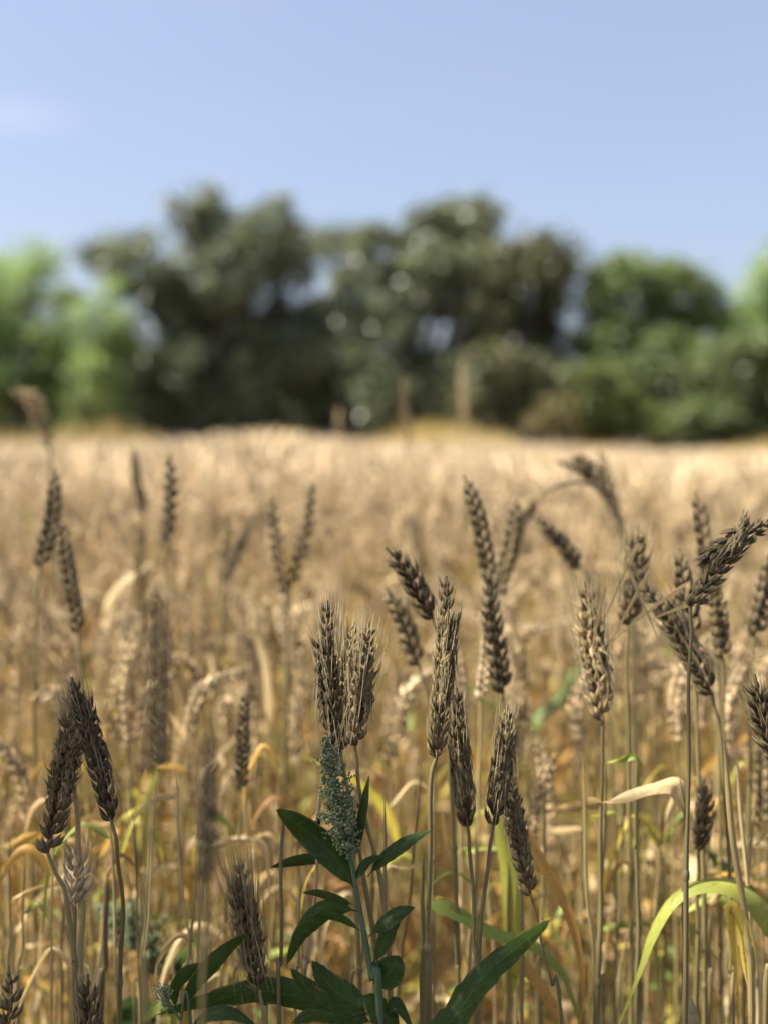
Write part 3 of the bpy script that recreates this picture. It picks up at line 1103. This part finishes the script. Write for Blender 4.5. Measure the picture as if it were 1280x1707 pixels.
# -- dark blurred chain right of the middle
wheat('blurred dark wheat ear, topmost of the chain rising right of the tallest sharp ear', .86, (771, 790), (816, 968), [(796, 860)], [(824, 1040), (838, 1300)], pe=.14, mould=.6, awn=0, size=1.15, seed=11, hi=False)
wheat('blurred dark wheat ear leaning right beside the top of the dark chain', .96, (862, 826), (826, 1000), [(850, 900)], [(826, 1100), (840, 1400)], pe=.20, mould=.5, awn=0, size=1.2, seed=12, hi=False)
wheat('blurred dark wheat ear, lowest of the chain rising right of the tallest sharp ear', .78, (814, 945), (838, 1155), [(820, 1040)], [(848, 1260), (856, 1500), (860, 1707)], pe=.12, mould=.65, awn=.006, nawn=.3, size=1.1, seed=13, hi=True)
# -- left
wheat('nearly black wheat ear, right one of the leaning pair on the left', .615, (117, 1122), (187, 1367), [(140, 1180), (166, 1270)], [(196, 1420), (205, 1520, .64), (200, 1707, .66)], pe=.0, mould=1.0, awn=.032, nawn=.22, size=.9, seed=14, side=50, ps=.3, aw_p=.0)
wheat('brown wheat ear with spread husks, left one of the leaning pair on the left', .625, (120, 1172), (80, 1422), [(118, 1240), (98, 1330)], [(96, 1460), (112, 1500), (124, 1600), (128, 1707)], pe=.17, mould=.5, awn=.012, nawn=.3, size=.9, seed=15, side=25, loose=.35, ps=.4)
wheat('cream bristly ear tip squeezed between the leaning pair on the left', .64, (112, 1150), (122, 1290), [(118, 1220)], [(130, 1380), (136, 1500), (134, 1707)], pe=.75, mould=.05, awn=.03, nawn=.7, size=.7, seed=16, ps=.62, sr=.0019)
wheat('short whitish wheat ear below the leaning pair on the left', .64, (127, 1398), (124, 1512), [(130, 1455)], [(126, 1600), (132, 1707)], pe=1.0, mould=.05, awn=.014, nawn=.6, size=1.05, seed=17, ps=.45, sr=.0019, wide=1.2)
wheat('dark wheat ear cut by the bottom edge under the whitish ear', .60, (146, 1622), (150, 1775), [(150, 1700)], [], pe=.12, mould=.7, awn=.012, size=1.05, seed=18)
wheat('small dark seed head at the bottom left corner', .60, (14, 1608), (8, 1740), [(20, 1670)], [], pe=.10, mould=.6, awn=.008, nawn=.3, size=.75, seed=19, loose=.5, pitch=.007)
wheat('dark wheat ear with tall pale bristles, low left of the goosefoot', .60, (400, 1425), (433, 1648), [(402, 1490), (420, 1580)], [(440, 1700), (444, 1760)], pe=.17, mould=.55, awn=.040, nawn=.6, size=.92, seed=20, side=10, open_=.3, aw_p=.35, ps=.4)
wheat('thick dark blurred ear close to the lens, left of the middle', .39, (264, 965), (258, 1290), [(266, 1120)], [(250, 1420), (240, 1707)], pe=.07, mould=.7, awn=0, size=.72, seed=23, hi=False, ps=.25, sr=.0008)
wheat('dark blurred ear close to the lens, hanging low left of the bristly ear', .41, (346, 1205), (342, 1465), [(348, 1330)], [(344, 1600), (340, 1707)], pe=.07, mould=.7, awn=0, size=.6, seed=24, hi=False, ps=.28, sr=.0007)
wheat('slim dark wheat ear standing alone against the pale field on the left', 1.0, (283, 757), (280, 900), [(285, 830)], [(276, 980), (268, 1200)], pe=.03, mould=.9, awn=0, size=.95, seed=25, ps=.45, pitch=.0062)
wheat('thin dark ear left of the lone slim ear and farther off', 1.25, (224, 742), (241, 856), [(229, 800)], [(240, 1000)], pe=.06, mould=.8, awn=0, size=.9, seed=26, hi=False)
wheat('dark wheat ear leaning left at the top of the left side', .93, (92, 778), (68, 945), [(88, 860)], [(62, 1020), (58, 1200)], pe=.06, mould=.8, awn=0, size=1.15, seed=27, hi=False)
wheat('greyish wheat ear leaning right under the one at the top of the left side', .88, (100, 860), (132, 1055), [(114, 950)], [(138, 1150), (150, 1400)], pe=.20, mould=.5, awn=0, size=1.05, seed=28, hi=False)
wheat('dark wheat ear, left arm of the V shaped pair', 1.0, (454, 822), (478, 990), [(460, 905)], [(480, 1050), (474, 1300)], pe=.04, mould=.85, awn=0, size=.95, seed=29, pitch=.0055, hi=False)
wheat('dark wheat ear, right arm of the V shaped pair', 1.0, (523, 800), (484, 976), [(510, 890)], [(481, 1040), (476, 1300)], pe=.06, mould=.8, awn=0, size=.95, seed=30, pitch=.0055, hi=False)
wheat('tan wheat ear, upright one of the narrow pair left of the V shaped pair', 1.08, (380, 848), (372, 962), [(374, 905)], [(368, 1050), (352, 1250)], pe=.42, mould=.3, awn=0, size=.9, seed=31, hi=False)
wheat('dark pale tipped ear, slanting one of the narrow pair left of the V pair', 1.05, (425, 852), (374, 968), [(404, 902)], [(369, 1060), (350, 1250)], pe=.12, mould=.6, awn=.012, size=.85, seed=32, hi=False)
wheat('slim grey wheat ear standing above the bristly low ear', .80, (410, 1152), (403, 1318), [(404, 1235)], [(400, 1400), (396, 1560)], pe=.18, mould=.4, awn=0, size=.75, seed=33, ps=.35)
wheat('grey blurred ear merging into the left of the thick near ear', 1.15, (236, 860), (240, 1060), [(234, 960)], [(240, 1200)], pe=.35, mould=.3, awn=0, size=1.2, seed=34, hi=False)
# -- right cluster
wheat('sharp dark wheat ear bowed over to the right edge', .600, (1296, 858), (1150, 1012), [(1245, 880), (1184, 934)], [(1150, 1070), (1147, 1200), (1145, 1400), (1140, 1707)], pe=.12, mould=.85, awn=.006, nawn=.2, size=.84, seed=35, side=20, loose=.15, ps=.16, sr=.0011)
wheat('lit light brown wheat ear with crossing straws, left end of the right cluster', .70, (972, 962), (1004, 1200), [(980, 1040), (994, 1120)], [(1002, 1300), (1000, 1500), (996, 1707)], pe=.40, mould=.4, awn=.03, nawn=.6, size=1.12, seed=36, side=30, loose=.25, ps=.3, open_=.3)
wheat('grey bristly wheat ear at the top of the right cluster', .78, (1062, 872), (1046, 1042), [(1058, 950)], [(1044, 1150), (1050, 1400)], pe=.28, mould=.5, awn=.02, nawn=.6, size=1.25, seed=37, loose=.2)
wheat('brown wheat ear slanting down right through the right cluster', .72, (1066, 962), (1186, 1156), [(1110, 1020), (1152, 1090)], [(1200, 1230), (1212, 1400), (1220, 1707)], pe=.13, mould=.5, awn=.03, nawn=.5, size=1.0, seed=38, loose=.2)
wheat('tall dark wheat ear rising behind the bowed sharp ear', .82, (1158, 816), (1186, 1010), [(1172, 900)], [(1194, 1100), (1200, 1300)], pe=.16, mould=.55, awn=0, size=1.2, seed=39, hi=False)
wheat('dark wheat ear hanging straight below the bowed sharp ear', .78, (1190, 950), (1204, 1098), [(1196, 1020)], [(1206, 1200), (1216, 1450)], pe=.22, mould=.5, awn=0, size=1.0, seed=40, hi=False)
wheat('brown wheat ear leaning left under the bowed sharp ear', .74, (1132, 912), (1156, 1060), [(1140, 980)], [(1160, 1200), (1172, 1500)], pe=.14, mould=.5, awn=.008, size=1.1, seed=41, hi=False)
wheat('dark wheat ear half cut by the right edge, below the bowed ear', .615, (1256, 1122), (1300, 1270), [(1270, 1190)], [(1310, 1400), (1316, 1707)], pe=.13, mould=.7, awn=.015, nawn=.5, size=1.15, seed=42, side=40)
wheat('blurred dark ear at the right edge above the cut one', .80, (1284, 915), (1256, 1062), [(1274, 990)], [(1250, 1180), (1246, 1400)], pe=.15, mould=.6, awn=0, size=1.1, seed=43, hi=False)
wheat('short dark wheat ear right of the creased cream leaf', .72, (1172, 1297), (1164, 1418), [(1172, 1355)], [(1162, 1500), (1160, 1707)], pe=.17, mould=.5, awn=.008, nawn=.5, size=1.05, seed=44, side=70, ps=.3)
wheat('blurred brown ear low at the right edge', .85, (1268, 1222), (1266, 1378), [(1270, 1300)], [(1262, 1500), (1256, 1707)], pe=.22, mould=.5, awn=0, size=1.1, seed=45, hi=False)
wheat('blurred brown wheat ear slanting left of the right cluster', .92, (890, 862), (968, 945), [(926, 896)], [(1000, 1010), (1016, 1200)], pe=.24, mould=.4, awn=0, size=1.15, seed=46, hi=False)
wheat('blurred nodding wheat ear arching over the field, upper one of the two arches', 1.05, (920, 768), (1022, 838), [(965, 768), (1000, 790)], [(1040, 890), (1050, 1100)], pe=.20, mould=.5, awn=0, size=.95, seed=47, hi=False)
wheat('blurred upright ear crossing the upper arch', 1.2, (998, 745), (1026, 862), [(1012, 800)], [(1036, 1000)], pe=.24, mould=.4, awn=0, size=1.1, seed=48, hi=False)
wheat('blurred drooping wheat ear at the end of the lower long arch', 1.0, (852, 948), (896, 828), [(864, 880)], [(940, 806), (992, 812), (1030, 870), (1052, 1000), (1060, 1200)], pe=.26, mould=.4, awn=0, size=1.0, seed=49, hi=False, ps=.15, sr=.0019)
# -- tall ones that rise over the horizon, far out of focus
wheat('tall tan blurred ear rising in front of the low brownish tree', 2.6, (772, 598), (776, 705), [(770, 650)], [(782, 800)], pe=.72, mould=0, awn=.05, nawn=.6, size=1.3, seed=50, hi=False, sr=.0016, pitch=.006)
wheat('tall brown blurred ear rising in front of the tall domed tree', 2.2, (676, 622), (682, 740), [(672, 680)], [(682, 850), (670, 1000)], pe=.36, mould=.2, awn=.03, nawn=.5, size=1.3, seed=51, hi=False, sr=.0016, pitch=.006)
wheat('small tan blurred ear just above the field below the thin greyish tree', 3.2, (566, 678), (568, 735), [(564, 706)], [(568, 800)], pe=.7, mould=0, awn=.03, size=1.2, seed=52, hi=False, sr=.0016, pitch=.006)
wheat('reddish brown ear bent over high at the left edge before the bright tree', 1.35, (14, 645), (84, 745), [(48, 655), (74, 690)], [(88, 820), (92, 900)], pe=.40, mould=.1, awn=.01, size=1.25, seed=53, hi=False, sr=.0022)

# -- stalks and the large leaves
stalk('tall straw carrying a creased cream leaf, right of the middle', .68, [(1134, 1296), (1142, 1380), (1140, 1500), (1138, 1707)], .30, .0014,
      [dict(pts=[(1140, 1350), (1139, 1322), (1122, 1304), (1080, 1312), (1036, 1328), (1002, 1338, .69)], w=.0135, p=-.03, roll=-38, fold=.6, wave=.10, label='cream dry leaf folded over at its crease'),
       dict(pts=[(1002, 1338, .69), (950, 1348, .78), (905, 1352, .85)], w=.009, p=.18, roll=30, label='brownish withered end of the cream leaf')])
stalk('straw with a long arching leaf, pale green on top and yellowing at its tip', .68, [(1290, 1500), (1282, 1600), (1276, 1707)], .4, .0015,
      [dict(pts=[(1284, 1560), (1262, 1505), (1215, 1474), (1160, 1474), (1115, 1502), (1082, 1560), (1062, 1620), (1032, 1702), (1020, 1740)], w=.0150, p=.76, roll=-40, fold=.35, wave=.03, twist=-38, label='arching leaf shading from pale green to yellow', rnd=.8)])
stalk('blue grey straw leaf slanting behind the short dark ear', .85, [(1300, 1520), (1296, 1707)], .3, .0014,
      [dict(pts=[(1296, 1530), (1240, 1478), (1190, 1432), (1168, 1412)], w=.012, p=1.0, roll=35)])
stalk('straight brown straw at the right with a torn top', .66, [(1204, 1232), (1222, 1400), (1244, 1560), (1252, 1707)], .55, .0020,
      [dict(pts=[(1250, 1650), (1240, 1560), (1222, 1520), (1216, 1518), (1226, 1600), (1232, 1720)], w=.010, p=.58, roll=30, fold=.2, wave=.02)])
stalk('pale thin straw beside the torn one', .70, [(1226, 1228), (1238, 1400), (1250, 1540), (1262, 1707)], .75, .0013)
stalk('dark thin straw right of the sheath', .70, [(1060, 1240), (1062, 1500), (1062, 1707)], .25, .0013)
stalk('thick olive straw standing at the bottom right with a broken end', .66, [(1153, 1664), (1150, 1720), (1148, 1760)], .45, .0042)
stalk('straw with a long orange and green leaf falling right, beside the lower pair', .70, [(866, 1370), (868, 1500), (870, 1707)], .4, .0012,
      [dict(pts=[(868, 1376), (900, 1430), (940, 1500), (962, 1570), (972, 1650), (962, 1740)], w=.0085, p=.42, roll=35, fold=.3, wave=.03, label='orange and green leaf falling to the right'),
       dict(pts=[(868, 1600), (905, 1650), (930, 1690), (950, 1730)], w=.008, p=.42, roll=20)])
stalk('straw with an upright yellow green leaf behind the lower pair', .74, [(846, 1420), (848, 1560), (846, 1707)], .45, .0012,
      [dict(pts=[(846, 1660), (852, 1560), (846, 1460), (828, 1370), (822, 1345)], w=.0145, p=.74, roll=25, fold=.25, wave=.02, label='upright yellow green leaf')])
stalk('straw with a dull olive leaf passing behind the right goosefoot leaf', .72, [(752, 1500), (760, 1600), (764, 1707)], .4, .0013,
      [dict(pts=[(716, 1506), (752, 1514), (820, 1552), (890, 1574), (938, 1622), (962, 1690), (966, 1730)], w=.012, p=.84, roll=35, fold=.3, wave=.03, twist=30)])
stalk('pale teal leaf on a straw, blurred left of the right cluster', 1.25, [(862, 1260), (862, 1450)], .4, .0015,
      [dict(pts=[(864, 1262), (890, 1200), (935, 1158), (975, 1090), (1000, 1050)], w=.018, p=.93, roll=40)])
stalk('pale bent leaf on a straw, blurred left of the crossing pair', 1.0, [(450, 1180), (452, 1400)], .5, .0014,
      [dict(pts=[(450, 1210), (442, 1120), (425, 1060), (396, 1036)], w=.011, p=.05, roll=50, wave=.02)])
stalk('pale crooked leaf on a straw, blurred on the left side', 1.2, [(196, 1050), (200, 1300)], .6, .0015,
      [dict(pts=[(197, 1060), (180, 1010), (215, 965), (262, 930)], w=.016, p=.04, roll=40)])
stalk('thin straw with a small dark beetle on it, left of the goosefoot spike', .615, [(536, 1290), (531, 1380), (524, 1500), (512, 1600), (506, 1707)], .8, .0011)
stalk('straight dark straw between the bristly ear and the goosefoot', .60, [(472, 1350), (470, 1450), (468, 1600), (466, 1707)], .2, .0011)
stalk('thin straight straw just left of the goosefoot stem', .64, [(500, 1440), (498, 1600), (494, 1707)], .7, .0010)
stalk('brown straw rising from the bottom behind the goosefoot stem', .66, [(640, 1330), (642, 1480), (648, 1600), (652, 1707)], .45, .0013)
stalk('thick straw pair member left of the straw of the tallest ear', .63, [(702, 1440), (706, 1560), (704, 1707)], .32, .0014)
stalk('grey straw hanging beneath the whitish ear on the left', .74, [(178, 1450), (176, 1600), (168, 1707)], .1, .0022)
stalk('straw with a yellow green leaf standing behind the leaning pair on the left', .95, [(236, 1300), (238, 1500), (240, 1707)], .5, .0013,
      [dict(pts=[(238, 1480), (240, 1400), (252, 1320), (262, 1270)], w=.013, p=.70, roll=20)])
# crossing pale straws of the right cluster
for k, (a, b) in enumerate([((1064, 905), (1000, 1050)), ((1090, 940), (1008, 1090)), ((1148, 970), (1012, 1076)), ((1040, 930), (1098, 1070)), ((1180, 1000), (1080, 1035)), ((1010, 975), (985, 1085))]):
    lab = ['steep pale straw splinter lying across the right cluster', 'middle pale straw splinter lying across the right cluster', 'flattest pale straw splinter lying across the right cluster',
           'straw splinter leaning the other way across the right cluster', 'short straw splinter under the base of the bowed ear', 'short straw splinter lying on the lit light brown ear'][k]
    g = Geo()
    pa, pb_ = P(*a, .69), P(*b, .69)
    org = pb_
    blade_geo(g, [pa, (pa + pb_) / 2 + [0, 0, .001], pb_], .0024, 30, .5, 12, 5, rnd=.5)
    o = link(bpy.data.objects.new('straw_splinter', g.mesh('straw_splinter', [M_BLADE], org)))
    o.location = org
    o.color = (.08, 0, 0, 1)
    o['label'] = lab; o['category'] = 'straw'; o['group'] = 'pale straw splinters in the right cluster'

# fill the close bottom with straws and leaves of neighbouring plants
rs = np.random.default_rng(404)
FG = 'thin straws standing close behind the goosefoot and the sharp ears'
FL = 'thin dry straw with a withered leaf among those just behind the sharp plants'
for k in range(130):
    px = rs.uniform(-20, 1300)
    d = rs.uniform(.70, .98)
    top = rs.uniform(1240, 1560)
    lean = rs.normal(0, 25)
    lv = []
    if rs.random() < .75:
        y0 = top + rs.uniform(0, 160)
        sg = rs.choice([-1, 1])
        L = rs.uniform(60, 150)
        lv.append(dict(pts=[(px, y0), (px + sg * L * .35, y0 - L * rs.uniform(-.1, .5)), (px + sg * L * .7, y0 + L * rs.uniform(-.1, .4)), (px + sg * L * .8, y0 + L * rs.uniform(.5, 1.2))],
                       w=rs.uniform(.003, .0075), p=rs.choice([.03, .1, .2, .34, .5, .6, .7, .8]), roll=rs.uniform(0, 70), fold=.5, wave=rs.uniform(.05, .2), twist=rs.uniform(-300, 300), rnd=rs.random(), n=20))
    stalk(FL if lv else 'thin bare dry straw among those just behind the sharp plants', d, [(px, top), (px + lean * .4, (top + 1707) / 2), (px + lean, 1707)], rs.uniform(.05, .8), rs.uniform(.0006, .0012), lv, name='wheat_stalk', group=FG if lv else 'bare dry straws close behind the sharp plants')

# ------------------------------------------------------------------ goosefoot plants
def goosefoot(label, d, stem, spike, leaves, seed, seedscale=1.0, thick=1.0, group='goosefoot weeds growing in the wheat', nb=1.0):
    rng = np.random.default_rng(seed)
    sp = [P(q[0], q[1], q[2] if len(q) > 2 else d) for q in stem]
    last = sp[-1]
    root = np.array([last[0] + .01, last[1], 0])
    th = thing('goosefoot_plant', label, 'weed', root, group)
    g = Geo()
    c = resample(sp + [np.array([root[0], root[1], last[2] * .5]), root + [0, 0, -.01]], 50)
    tube_geo(g, c, np.linspace(.0009, .0030, 50) * thick, 8, .5)
    part('stem', g, [M_WEED_STEM], th, root)
    # flower spike: short side branches crowded with tiny round buds
    spts = resample([P(*q, d) for q in spike], 60)
    L = np.linalg.norm(np.diff(spts, axis=0), axis=1).sum()
    T = tangents(spts)
    M3, pos, rn = [], [], []
    g = Geo()
    nbr = int(L / .0010 * nb)
    for i in range(nbr):
        f = (i + .5) / nbr
        k = int(f * 59)
        az = i * 2.4
        a = unit(np.cross(T[k], [0.2, .9, .3])); b = np.cross(T[k], a)
        out = a * math.cos(az) + b * math.sin(az)
        bl = seedscale * (.0170 * math.sin(math.pi * min(1, .18 + .78 * f)) ** .8 * rng.uniform(.55, 1.15) * (1 - .45 * f))
        dr = unit(out + T[k] * rng.uniform(.35, 1.1))
        for j in range(max(3, int(bl / .0011))):
            q = spts[k] + dr * bl * (j + .5) / max(3, int(bl / .0011)) + rng.normal(0, .0006, 3)
            for _ in range(5):
                o_ = q + rng.normal(0, .0010, 3)
                s = seedscale ** .5 * rng.uniform(.0008, .0016)
                z = unit(rng.normal(0, 1, 3)); x = unit(np.cross(z, rng.normal(0, 1, 3))); y = np.cross(z, x)
                M3.append(np.column_stack([x * s, y * s, z * s * 1.15])); pos.append(o_); rn.append(rng.random())
    place_many(g, BEAD, np.array(M3), np.array(pos), np.array(rn))
    tube_geo(g, spts, np.linspace(.001, .0004, 60), 6, .2)
    part('flower_spike', g, [M_SEED], th, root)
    for lf in leaves:
        lf = dict(lf)
        lab = lf.pop('label', None)
        g = Geo()
        pts = [P(q[0], q[1], (q[2] if len(q) > 2 else d)) for q in lf.pop('pts')]
        blade_geo(g, pts, lf.pop('w'), lf.pop('roll', 15), lf.pop('fold', .22), 40, 9, prof='weed', teeth=lf.pop('teeth', .14), wave=lf.pop('wave', .035), rnd=rng.random(), twist=lf.pop('twist', 0))
        part('leaf', g, [M_WEED], th, root, label=lab)
    return th


goosefoot('sharp dark green goosefoot plant with a dusty flower spike in the middle foreground', .60,
          [(578, 1400), (590, 1460), (604, 1540), (620, 1630), (634, 1707)],
          [(583, 1425), (572, 1370), (556, 1300), (542, 1228)],
          [dict(pts=[(598, 1492), (560, 1432), (505, 1380), (459, 1349, .575)], w=.0165, roll=-12, teeth=.06),
           dict(pts=[(578, 1440), (540, 1432, .62), (490, 1437, .63), (449, 1447, .63)], w=.0082, roll=30, teeth=.05),
           dict(pts=[(612, 1462), (640, 1430), (680, 1402), (719, 1384)], w=.0088, roll=25, teeth=.12),
           dict(pts=[(592, 1440), (597, 1390), (606, 1340), (616, 1289)], w=.0070, roll=35, teeth=.04),
           dict(pts=[(598, 1512), (562, 1500), (532, 1490), (503, 1488)], w=.0062, roll=35, teeth=.05),
           dict(pts=[(602, 1520), (552, 1515), (508, 1550), (477, 1610)], w=.0125, roll=20, teeth=.12),
           dict(pts=[(606, 1555), (572, 1533), (545, 1526), (522, 1528)], w=.0060, roll=30, teeth=.05),
           dict(pts=[(614, 1562), (640, 1540), (665, 1522), (692, 1512)], w=.0095, roll=15, teeth=.1),
           dict(pts=[(618, 1612), (638, 1575), (650, 1550), (668, 1535)], w=.0100, roll=10, teeth=.1),
           dict(pts=[(622, 1640), (640, 1630), (656, 1610), (664, 1592)], w=.0175, roll=0, teeth=.08),
           dict(pts=[(624, 1690), (575, 1690), (520, 1668), (440, 1652), (350, 1668), (262, 1692)], w=.0168, roll=28, teeth=.22, fold=.15),
           dict(pts=[(622, 1680), (590, 1672), (548, 1640), (520, 1600)], w=.0160, roll=8, teeth=.2),
           dict(pts=[(618, 1690), (560, 1672), (515, 1648), (484, 1614)], w=.0125, roll=20, teeth=.15),
           dict(pts=[(630, 1706), (580, 1694), (530, 1690), (486, 1706)], w=.0130, roll=15, teeth=.1),
           dict(pts=[(598, 1655), (625, 1675), (650, 1700), (665, 1735)], w=.0150, roll=20, teeth=.15),
           dict(pts=[(640, 1700), (656, 1672), (668, 1680), (690, 1720)], w=.0085, roll=30, teeth=.05),
           dict(pts=[(588, 1475), (600, 1450), (618, 1432), (640, 1428)], w=.0070, roll=40, teeth=.05),
           dict(pts=[(640, 1760), (700, 1735), (752, 1700), (800, 1632), (865, 1575), (923, 1529, .57)], w=.0165, roll=12, teeth=.24, fold=.2)], 61)
goosefoot('smaller goosefoot shoot with sunlit green leaves, low left of the sharp goosefoot', .585,
          [(282, 1668), (300, 1700), (320, 1740)], [(284, 1680), (276, 1660), (270, 1645)],
          [dict(pts=[(300, 1690), (328, 1640), (372, 1590), (416, 1553)], w=.0105, roll=-25, teeth=.12, label='long sunlit pointed leaf'),
           dict(pts=[(292, 1690), (296, 1645), (318, 1618), (338, 1606)], w=.0095, roll=-35, teeth=.15),
           dict(pts=[(310, 1720), (350, 1690), (390, 1690), (430, 1712)], w=.009, roll=25, teeth=.1)], 62, .5, .45)
goosefoot('blurred grey green goosefoot slanting up left, low on the left side', .86,
          [(262, 1610), (285, 1660), (300, 1707)], [(268, 1625), (240, 1570), (205, 1535), (165, 1512)],
          [dict(pts=[(290, 1680), (250, 1690), (215, 1680), (190, 1707)], w=.020, roll=20),
           dict(pts=[(276, 1650), (300, 1610), (310, 1590), (330, 1560)], w=.012, roll=30),
           dict(pts=[(290, 1700), (250, 1720), (215, 1710), (180, 1740)], w=.024, roll=20)], 63, 1.7)
# small green weeds low behind the goosefoot
rw = np.random.default_rng(31)
for k, (px, py, d, n_) in enumerate([(690, 1600, .95, 9), (450, 1570, .9, 8), (860, 1690, .85, 7), (575, 1560, 1.05, 8), (1070, 1650, 1.0, 8), (740, 1660, .8, 6)]):
    p0 = P(px, py, d)
    root = np.array([p0[0], p0[1], 0])
    lab = ['leafy green weed low behind the round goosefoot leaf', 'leafy green weed left of the goosefoot by the bristly ear', 'tiny weed at the bottom under the right goosefoot leaf',
           'leafy green weed directly behind the goosefoot stem', 'leafy green weed right beside the tip of the arching leaf', 'small weed behind the base of the right goosefoot leaf'][k]
    th = thing('small_weed', lab, 'weed', root, 'small green weeds between the stems')
    g = Geo()
    c = resample([root, root * .5 + p0 * .5 + [.008, 0, 0], p0], 16)
    tube_geo(g, c, np.linspace(.0016, .0006, 16), 6)
    part('stem', g, [M_WEED_STEM], th, root)
    for j in range(n_):
        i = int(15 - j * 1.1)
        a = j * 2.4
        q = c[max(i, 2)]
        dv = np.array([math.cos(a), math.sin(a), rw.uniform(-.1, .5)])
        L = rw.uniform(.015, .032)
        g = Geo()
        blade_geo(g, [q, q + dv * L * .5 + [0, 0, .003], q + dv * L], L * .42, 0, .2, 14, 5, prof='weed', up=np.array([.05, .1, 1.0]), rnd=rw.random())
        part('leaf', g, [M_GREEN] if False else [F_YELL], th, root)

# the small beetle on the straw
bp = P(530, 1371, .608)
g = Geo()
mb, nt_ = new_mat('beetle_shell')
leaf_shader(nt_, ramp(nt_, [(0, (.012, .006, .006)), (1, (.05, .012, .012))], noise(nt_, 900, 2)), .2, 0, .6)
th = thing('beetle', 'tiny dark shiny beetle clinging to a straw beside the goosefoot spike', 'beetle', bp)


def egg(center, axis, r, l, seg=10):
    g = Geo()
    ts = np.linspace(-1, 1, 9)
    axis = unit(axis)
    tube_geo(g, [np.array(center) + axis * t * l for t in ts], [max(.02, math.sqrt(max(0, 1 - t * t))) * r for t in ts], seg)
    return g


part('body', egg(bp, (0.1, 0, 1), .0016, .0021), [mb], th, bp)
part('head', egg(bp + [0.0003, -.0001, .0024], (0.1, 0, 1), .0008, .0008), [mb], th, bp)
for s in (-1, 1):
    for k in (-1, 0, 1):
        g = Geo()
        p0 = bp + [s * .0012, 0, k * .001]
        tube_geo(g, [p0, p0 + [s * .0010, -.0004, k * .0004 + .0002], p0 + [s * .0014, .0012, k * .0007]], [.00014, .00012, .00008], 4)
        part('leg', g, [mb], th, bp)
